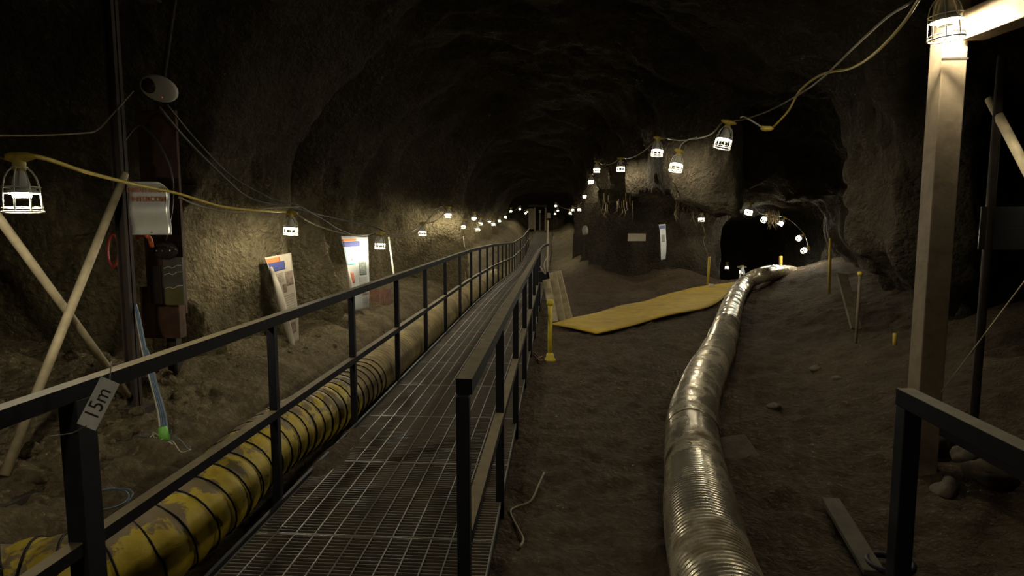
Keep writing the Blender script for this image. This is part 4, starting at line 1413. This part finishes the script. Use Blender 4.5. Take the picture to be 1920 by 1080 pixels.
# sign and poster on the rock pillar
p0 = px(1194, 445, 17.2)
m = MB(); m.box((-0.235, 0, -0.1), (0.235, 0.03, 0.1))
tag(m.build('blank_sign', M_PAPER, None, 0.003, p0), 'small pale rectangular sign on the dark rock pillar', 'sign')
d3 = 16.6
t, Pf = poster((px(1234, 421, d3), px(1248, 420, d3 + 0.3), px(1248, 486, d3 + 0.2), px(1238, 488, d3 - 0.05)), 'narrow white poster leaning against the dark rock pillar', M_PAPERW,
               [(0.1, 0.9, 0.04, 0.13, M_NAVY, 'header_band'), (0.3, 0.8, 0.3, 0.5, M_GREYPIC, 'printed_photo')], 0.2)
# white crumpled bag near the far heap
p0 = px(1098, 432, 16.4)
o = link('crumpled_paper', rock_mesh('crumpled_paper', 0.075, 9.0, M_FADEDPAPER, 1.7), None, p0)
tag(o, 'crumpled pale paper caught on the dark rock above the far sand heap', 'paper')

# stakes
def stake(x0, y0, x1, y1, d, r, label, mat=M_YSTAKE, cap=None):
    A = px(x0, y0, d); Bq = px(x1, y1, d)
    zz = fz(Bq.x, Bq.y)
    t = empty('yellow_stake', (Bq.x, Bq.y, zz - 0.03), label, 'stake', 'yellow stakes')
    o0 = Vector((Bq.x, Bq.y, zz - 0.03))
    m = MB(); m.tube([Vector((0, 0, 0)), A - o0], r, 8); m.build('shaft', mat, t)
    if cap:
        m = MB(); m.lathe([(r * 1.1, -0.03), (r * 1.7, -0.02), (r * 1.7, 0.015), (0.002, 0.02)], 10, Matrix.Translation(A - o0)); m.build('cap', M_YPIPE, t)
    return t


stake(1330, 481, 1327, 524, 15.5, 0.03, 'yellow stake right of the rock pillar with a pale block at its foot')
stake(1464, 480, 1464, 506, 17.4, 0.045, 'yellow stake standing behind the crest of the silver duct')
stake(1557, 446, 1557, 503, 12.5, 0.028, 'yellow stake on top of the right bank, behind the plank')
stake(1613, 512, 1607, 600, 7.9, 0.018, 'thin stake with a yellow cap beside the leaning plank', M_GREYWOOD, True)
g0 = px_ground(1678, 648)
stake(1678, 625, 1678, 648, g0.y, 0.024, 'short yellow stake low on the right bank near the timber post')
m = MB(); m.box((-0.06, -0.05, 0), (0.06, 0.05, 0.14))
p0 = px(1334, 524, 15.35); 
tag(m.build('pale_block', M_WHITE, None, 0.01, (p0.x, p0.y, fz(p0.x, p0.y) - 0.01)), 'small pale block at the foot of the stake by the rock pillar', 'block')
# the lit A-shaped stand down in the side passage
p0 = px(1391, 527, 20.4)
t = empty('work_light_stand', p0, 'lit pale trestle legs at the mouth of the side passage behind the duct', 'stand')
m = MB(); m.tube([(0, 0, 0.45), (-0.12, 0, -0.1)], 0.03, 8); m.build('leg', M_WHITE, t)
m = MB(); m.tube([(0, 0, 0.45), (0.12, 0, -0.1)], 0.045, 8); m.build('leg', M_WHITE, t)
m = MB(); m.box((-0.16, -0.03, 0.42), (0.12, 0.03, 0.47)); m.build('crossbar', M_GREYWOOD, t)
lamp(1391, 509, 20.9, 'caged lamp standing low behind the pale trestle legs', 'caged lamps of the side passage')

# plank leaning on the right bank
g1 = px_ground(1606, 622)
A = px(1578, 518, g1.y + 0.9)
m = MB(); m.bar((0, 0, 0), A - g1, 0.14, 0.04, (0, -1, 0.3))
tag(m.build('leaning_plank', M_GREYWOOD, None, 0.004, (g1.x, g1.y, fz(g1.x, g1.y))), 'weathered plank leaning up the right bank by the capped stake', 'plank')
# slab beside the silver duct
g1 = px_ground(1378, 855)
m = MB(); m.box((-0.13, -0.13, 0), (0.13, 0.13, 0.05))
o = m.build('stone_slab', M_STONE, None, 0.012, (g1.x, g1.y, fz(g1.x, g1.y) + 0.03)); o.rotation_euler = (0.35, -0.12, 0.15)
tag(o, 'dark square stone slab propped against the right side of the silver duct', 'slab')
# broken plank and hose bottom right
A = px_ground(1556, 955); Bq = px_ground(1640, 1075)
A.z = fz(A.x, A.y) + 0.05; Bq.z = fz(Bq.x, Bq.y) + 0.03
m = MB(); m.bar((0, 0, 0), Bq - A, 0.10, 0.03)
tag(m.build('broken_plank', M_DKPLANK, None, 0.004, A), 'broken grey plank lying on the sand left of the barrier post', 'plank')
random.seed(21)
RK = [(1735, 838, 0.16, 'flat topped rock beside the foot of the barrier rail'), (1812, 862, 0.10, 'pale angular rock in the rubble right of the barrier post'), (1856, 915, 0.12, 'low rock seen under the barrier rail, nearer than the pale angular one'),
      (1895, 850, 0.09, 'small rock furthest right in the right rubble'), (1772, 930, 0.08, 'small dark rock between the two larger rubble rocks')]
for k, (x, y, r, lab) in enumerate(RK):
    g1 = px_ground(x, y)
    o = link('rubble_rock', rock_mesh('rubble_rock', r, 2.7 * k + 1, M_STONE, 0.65), None, (g1.x, g1.y, fz(g1.x, g1.y) + r * 0.3))
    o.rotation_euler = (0.2 * k, 0.1, k * 1.1)
    tag(o, lab, 'rock', 'rocks in the right rubble')
lp = []
g1 = px_ground(1668, 1062)
for k in range(15):
    a = k * 0.5
    lp.append(Vector((g1.x + 0.10 * math.cos(a), g1.y + 0.10 * math.sin(a), fz(g1.x, g1.y) + 0.03 + 0.002 * k)))
cord('hose', lp, 0.016, M_BLACK, 'coil of black hose at the foot of the barrier post', 'hose', 8, 4)
# cord on the sand left of centre
cp = [(1020, 890), (1010, 915), (995, 938), (968, 948), (957, 965), (972, 990), (981, 1010), (976, 1030)]
P = []
for x, y in cp:
    g1 = px_ground(x, y); P.append(Vector((g1.x, g1.y, fz(g1.x, g1.y) + 0.012)))
cord('cord', P, 0.007, M_CORDGREY, 'short dusty cord snaking on the sand right of the handrail', 'cord')
# dark clumps of debris
for k, (x, y, r, lab) in enumerate(((1530, 695, 0.07, 'small dark clod on the sand, upper of two'), (1450, 765, 0.06, 'small dark clod on the sand, lower of two'), (1570, 712, 0.06, 'small dark clod beside the upper one'))):
    g1 = px_ground(x, y)
    o = link('soil_clod', rock_mesh('soil_clod', r, 4.4 * k + 2, M_STONE, 0.5), None, (g1.x, g1.y, fz(g1.x, g1.y) + 0.01))
    tag(o, lab, 'clod', 'clods right of the silver duct')

# ------------------------------------------------------------------ right timber set
PXr, PYr = px(1791, 100, 4.1).x, 4.1
zr = fz(PXr, PYr)
t = empty('timber_post', (PXr, PYr + 0.07, zr - 0.05), 'square timber post lit from the top, at the right', 'post')
m = MB(); m.box((-0.072, -0.07, 0), (0.072, 0.07, 2.98 - zr)); m.build('shaft', M_TIMBER, t, 0.006)
m = MB(); m.box((-0.076, -0.073, 2.60 - zr), (0.0765, -0.0705, 2.612 - zr), Matrix.Translation((0, 0, 0))); m.build('saw_cut', M_DKTIMBER, t)
m = MB()
a = Vector((PXr + 0.075, PYr - 0.02, 2.735)); b = Vector((PXr + 0.075 + 0.12 * 2.4, PYr - 2.42, 2.735))
m.bar(a - a, b - a, 0.14, 0.17)
tag(m.build('timber_beam', M_TIMBER, None, 0.006, a), 'pale timber beam running forward from the top of the lit post', 'beam')
pp = px(1856, 400, 4.6)
m = MB(); m.tube([(0, 0, 0), (0, 0, 2.6)], 0.028, 12)
tag(m.build('upright_pipe', M_DKTIMBER, None, 0, (pp.x, pp.y, fz(pp.x, pp.y) - 0.05)), 'thin dark upright pipe right of the timber post', 'pipe')
A = pxX(1856, 186, 2.95); Bq = pxX(1925, 318, 2.95)
Bq = A + (Bq - A) * 3.2
m = MB(); m.tube([A - A, Bq - A], 0.03, 12)
tag(m.build('brace_pipe', M_PIPE, None, 0, A), 'pale brace pipe slanting down at the right edge', 'pipe')
ps = px(1902, 428, 4.55)
t = empty('sign_board', ps, 'dim grey sign with fine print mounted on the thin upright pipe', 'sign')
t.rotation_euler = (0, 0, math.radians(-14))
m = MB(); m.box((-0.2, 0, -0.145), (0.24, 0.012, 0.145)); sbd = m.build('board', M_BLUSIGN, t, 0.003)
for k in range(8):
    m = MB(); m.box((-0.12, -0.0015, 0.10 - 0.028 * k), (0.08 + 0.05 * ((k * 7) % 3), -0.0002, 0.106 - 0.028 * k)); m.build('text_line', M_MARK, sbd)
cord('wire', [px(1930, 515, 3.9), px(1765, 735, 4.05)], 0.004, M_PIPE, 'straight thin wire slanting to the foot of the timber post', 'wire')

# ------------------------------------------------------------------ roots hanging under the brow
random.seed(9)
V = []; Q = []
m = MB()
for k in range(126):
    if k < 70:
        x0, y0, d = random.uniform(1262, 1375), random.uniform(372, 392), random.uniform(9.2, 11.5)
    elif k < 110:
        x0, y0, d = random.uniform(1440, 1462), random.uniform(402, 412), random.uniform(15.8, 16.6)
    else:
        x0, y0, d = random.uniform(1130, 1190), random.uniform(372, 395), random.uniform(12.5, 14.5)
    p = px(x0, y0, d)
    L = random.uniform(0.06, 0.32)
    q = [p + Vector((0, 0, 0.12)), p, p + Vector((random.uniform(-.05, .05), random.uniform(-.03, .03), -L * 0.5)), p + Vector((random.uniform(-.08, .08), random.uniform(-.05, .05), -L))]
    m.tube(q, [0.006, 0.005, 0.004, 0.001], 4)
tag(m.build('hanging_roots', M_ROOT), 'dry roots hanging in fringes under the rock brow', 'roots', None, 'stuff')

# ------------------------------------------------------------------ far gate
YG = 49.0
t = empty('timber_gate', px(1013, 424, YG), 'small timber gate frame with dark panels at the far tunnel end', 'gate')
o0 = t.location.copy()
for x in (1003, 1023):
    A = px(x, 389, YG); Bq = px(x, 430, YG)
    m = MB(); m.box((A.x - o0.x - 0.06, -0.06, Bq.z - o0.z - 0.3), (A.x - o0.x + 0.06, 0.06, A.z - o0.z)); m.build('post', M_TIMBER, t)
A = px(990, 388, YG); Bq = px(1026, 388, YG)
m = MB(); m.box((A.x - o0.x, -0.07, A.z - o0.z), (Bq.x - o0.x, 0.07, A.z - o0.z + 0.16)); m.build('lintel', M_DKTIMBER, t)
A = px(991, 391, YG); Bq = px(1002, 425, YG)
m = MB(); m.box((A.x - o0.x, 0.0, Bq.z - o0.z - 0.2), (Bq.x - o0.x, 0.04, A.z - o0.z)); m.build('side_panel', M_GREYWOOD, t)
A = px(1026, 399, YG); Bq = px(1032, 409, YG)
m = MB(); m.box((A.x - o0.x, -0.03, Bq.z - o0.z), (Bq.x - o0.x, 0.0, A.z - o0.z)); m.build('notice', M_PAPER, t)
A = px(1010, 394, YG + .3); Bq = px(1015, 399, YG + .3)
m = MB(); m.box((A.x - o0.x, 0.28, Bq.z - o0.z), (Bq.x - o0.x, 0.30, A.z - o0.z)); m.box(((A.x + Bq.x) / 2 - o0.x - 0.02, 0.28, -0.5), ((A.x + Bq.x) / 2 - o0.x + 0.02, 0.30, Bq.z - o0.z)); m.build('notice', M_PAPER, t)
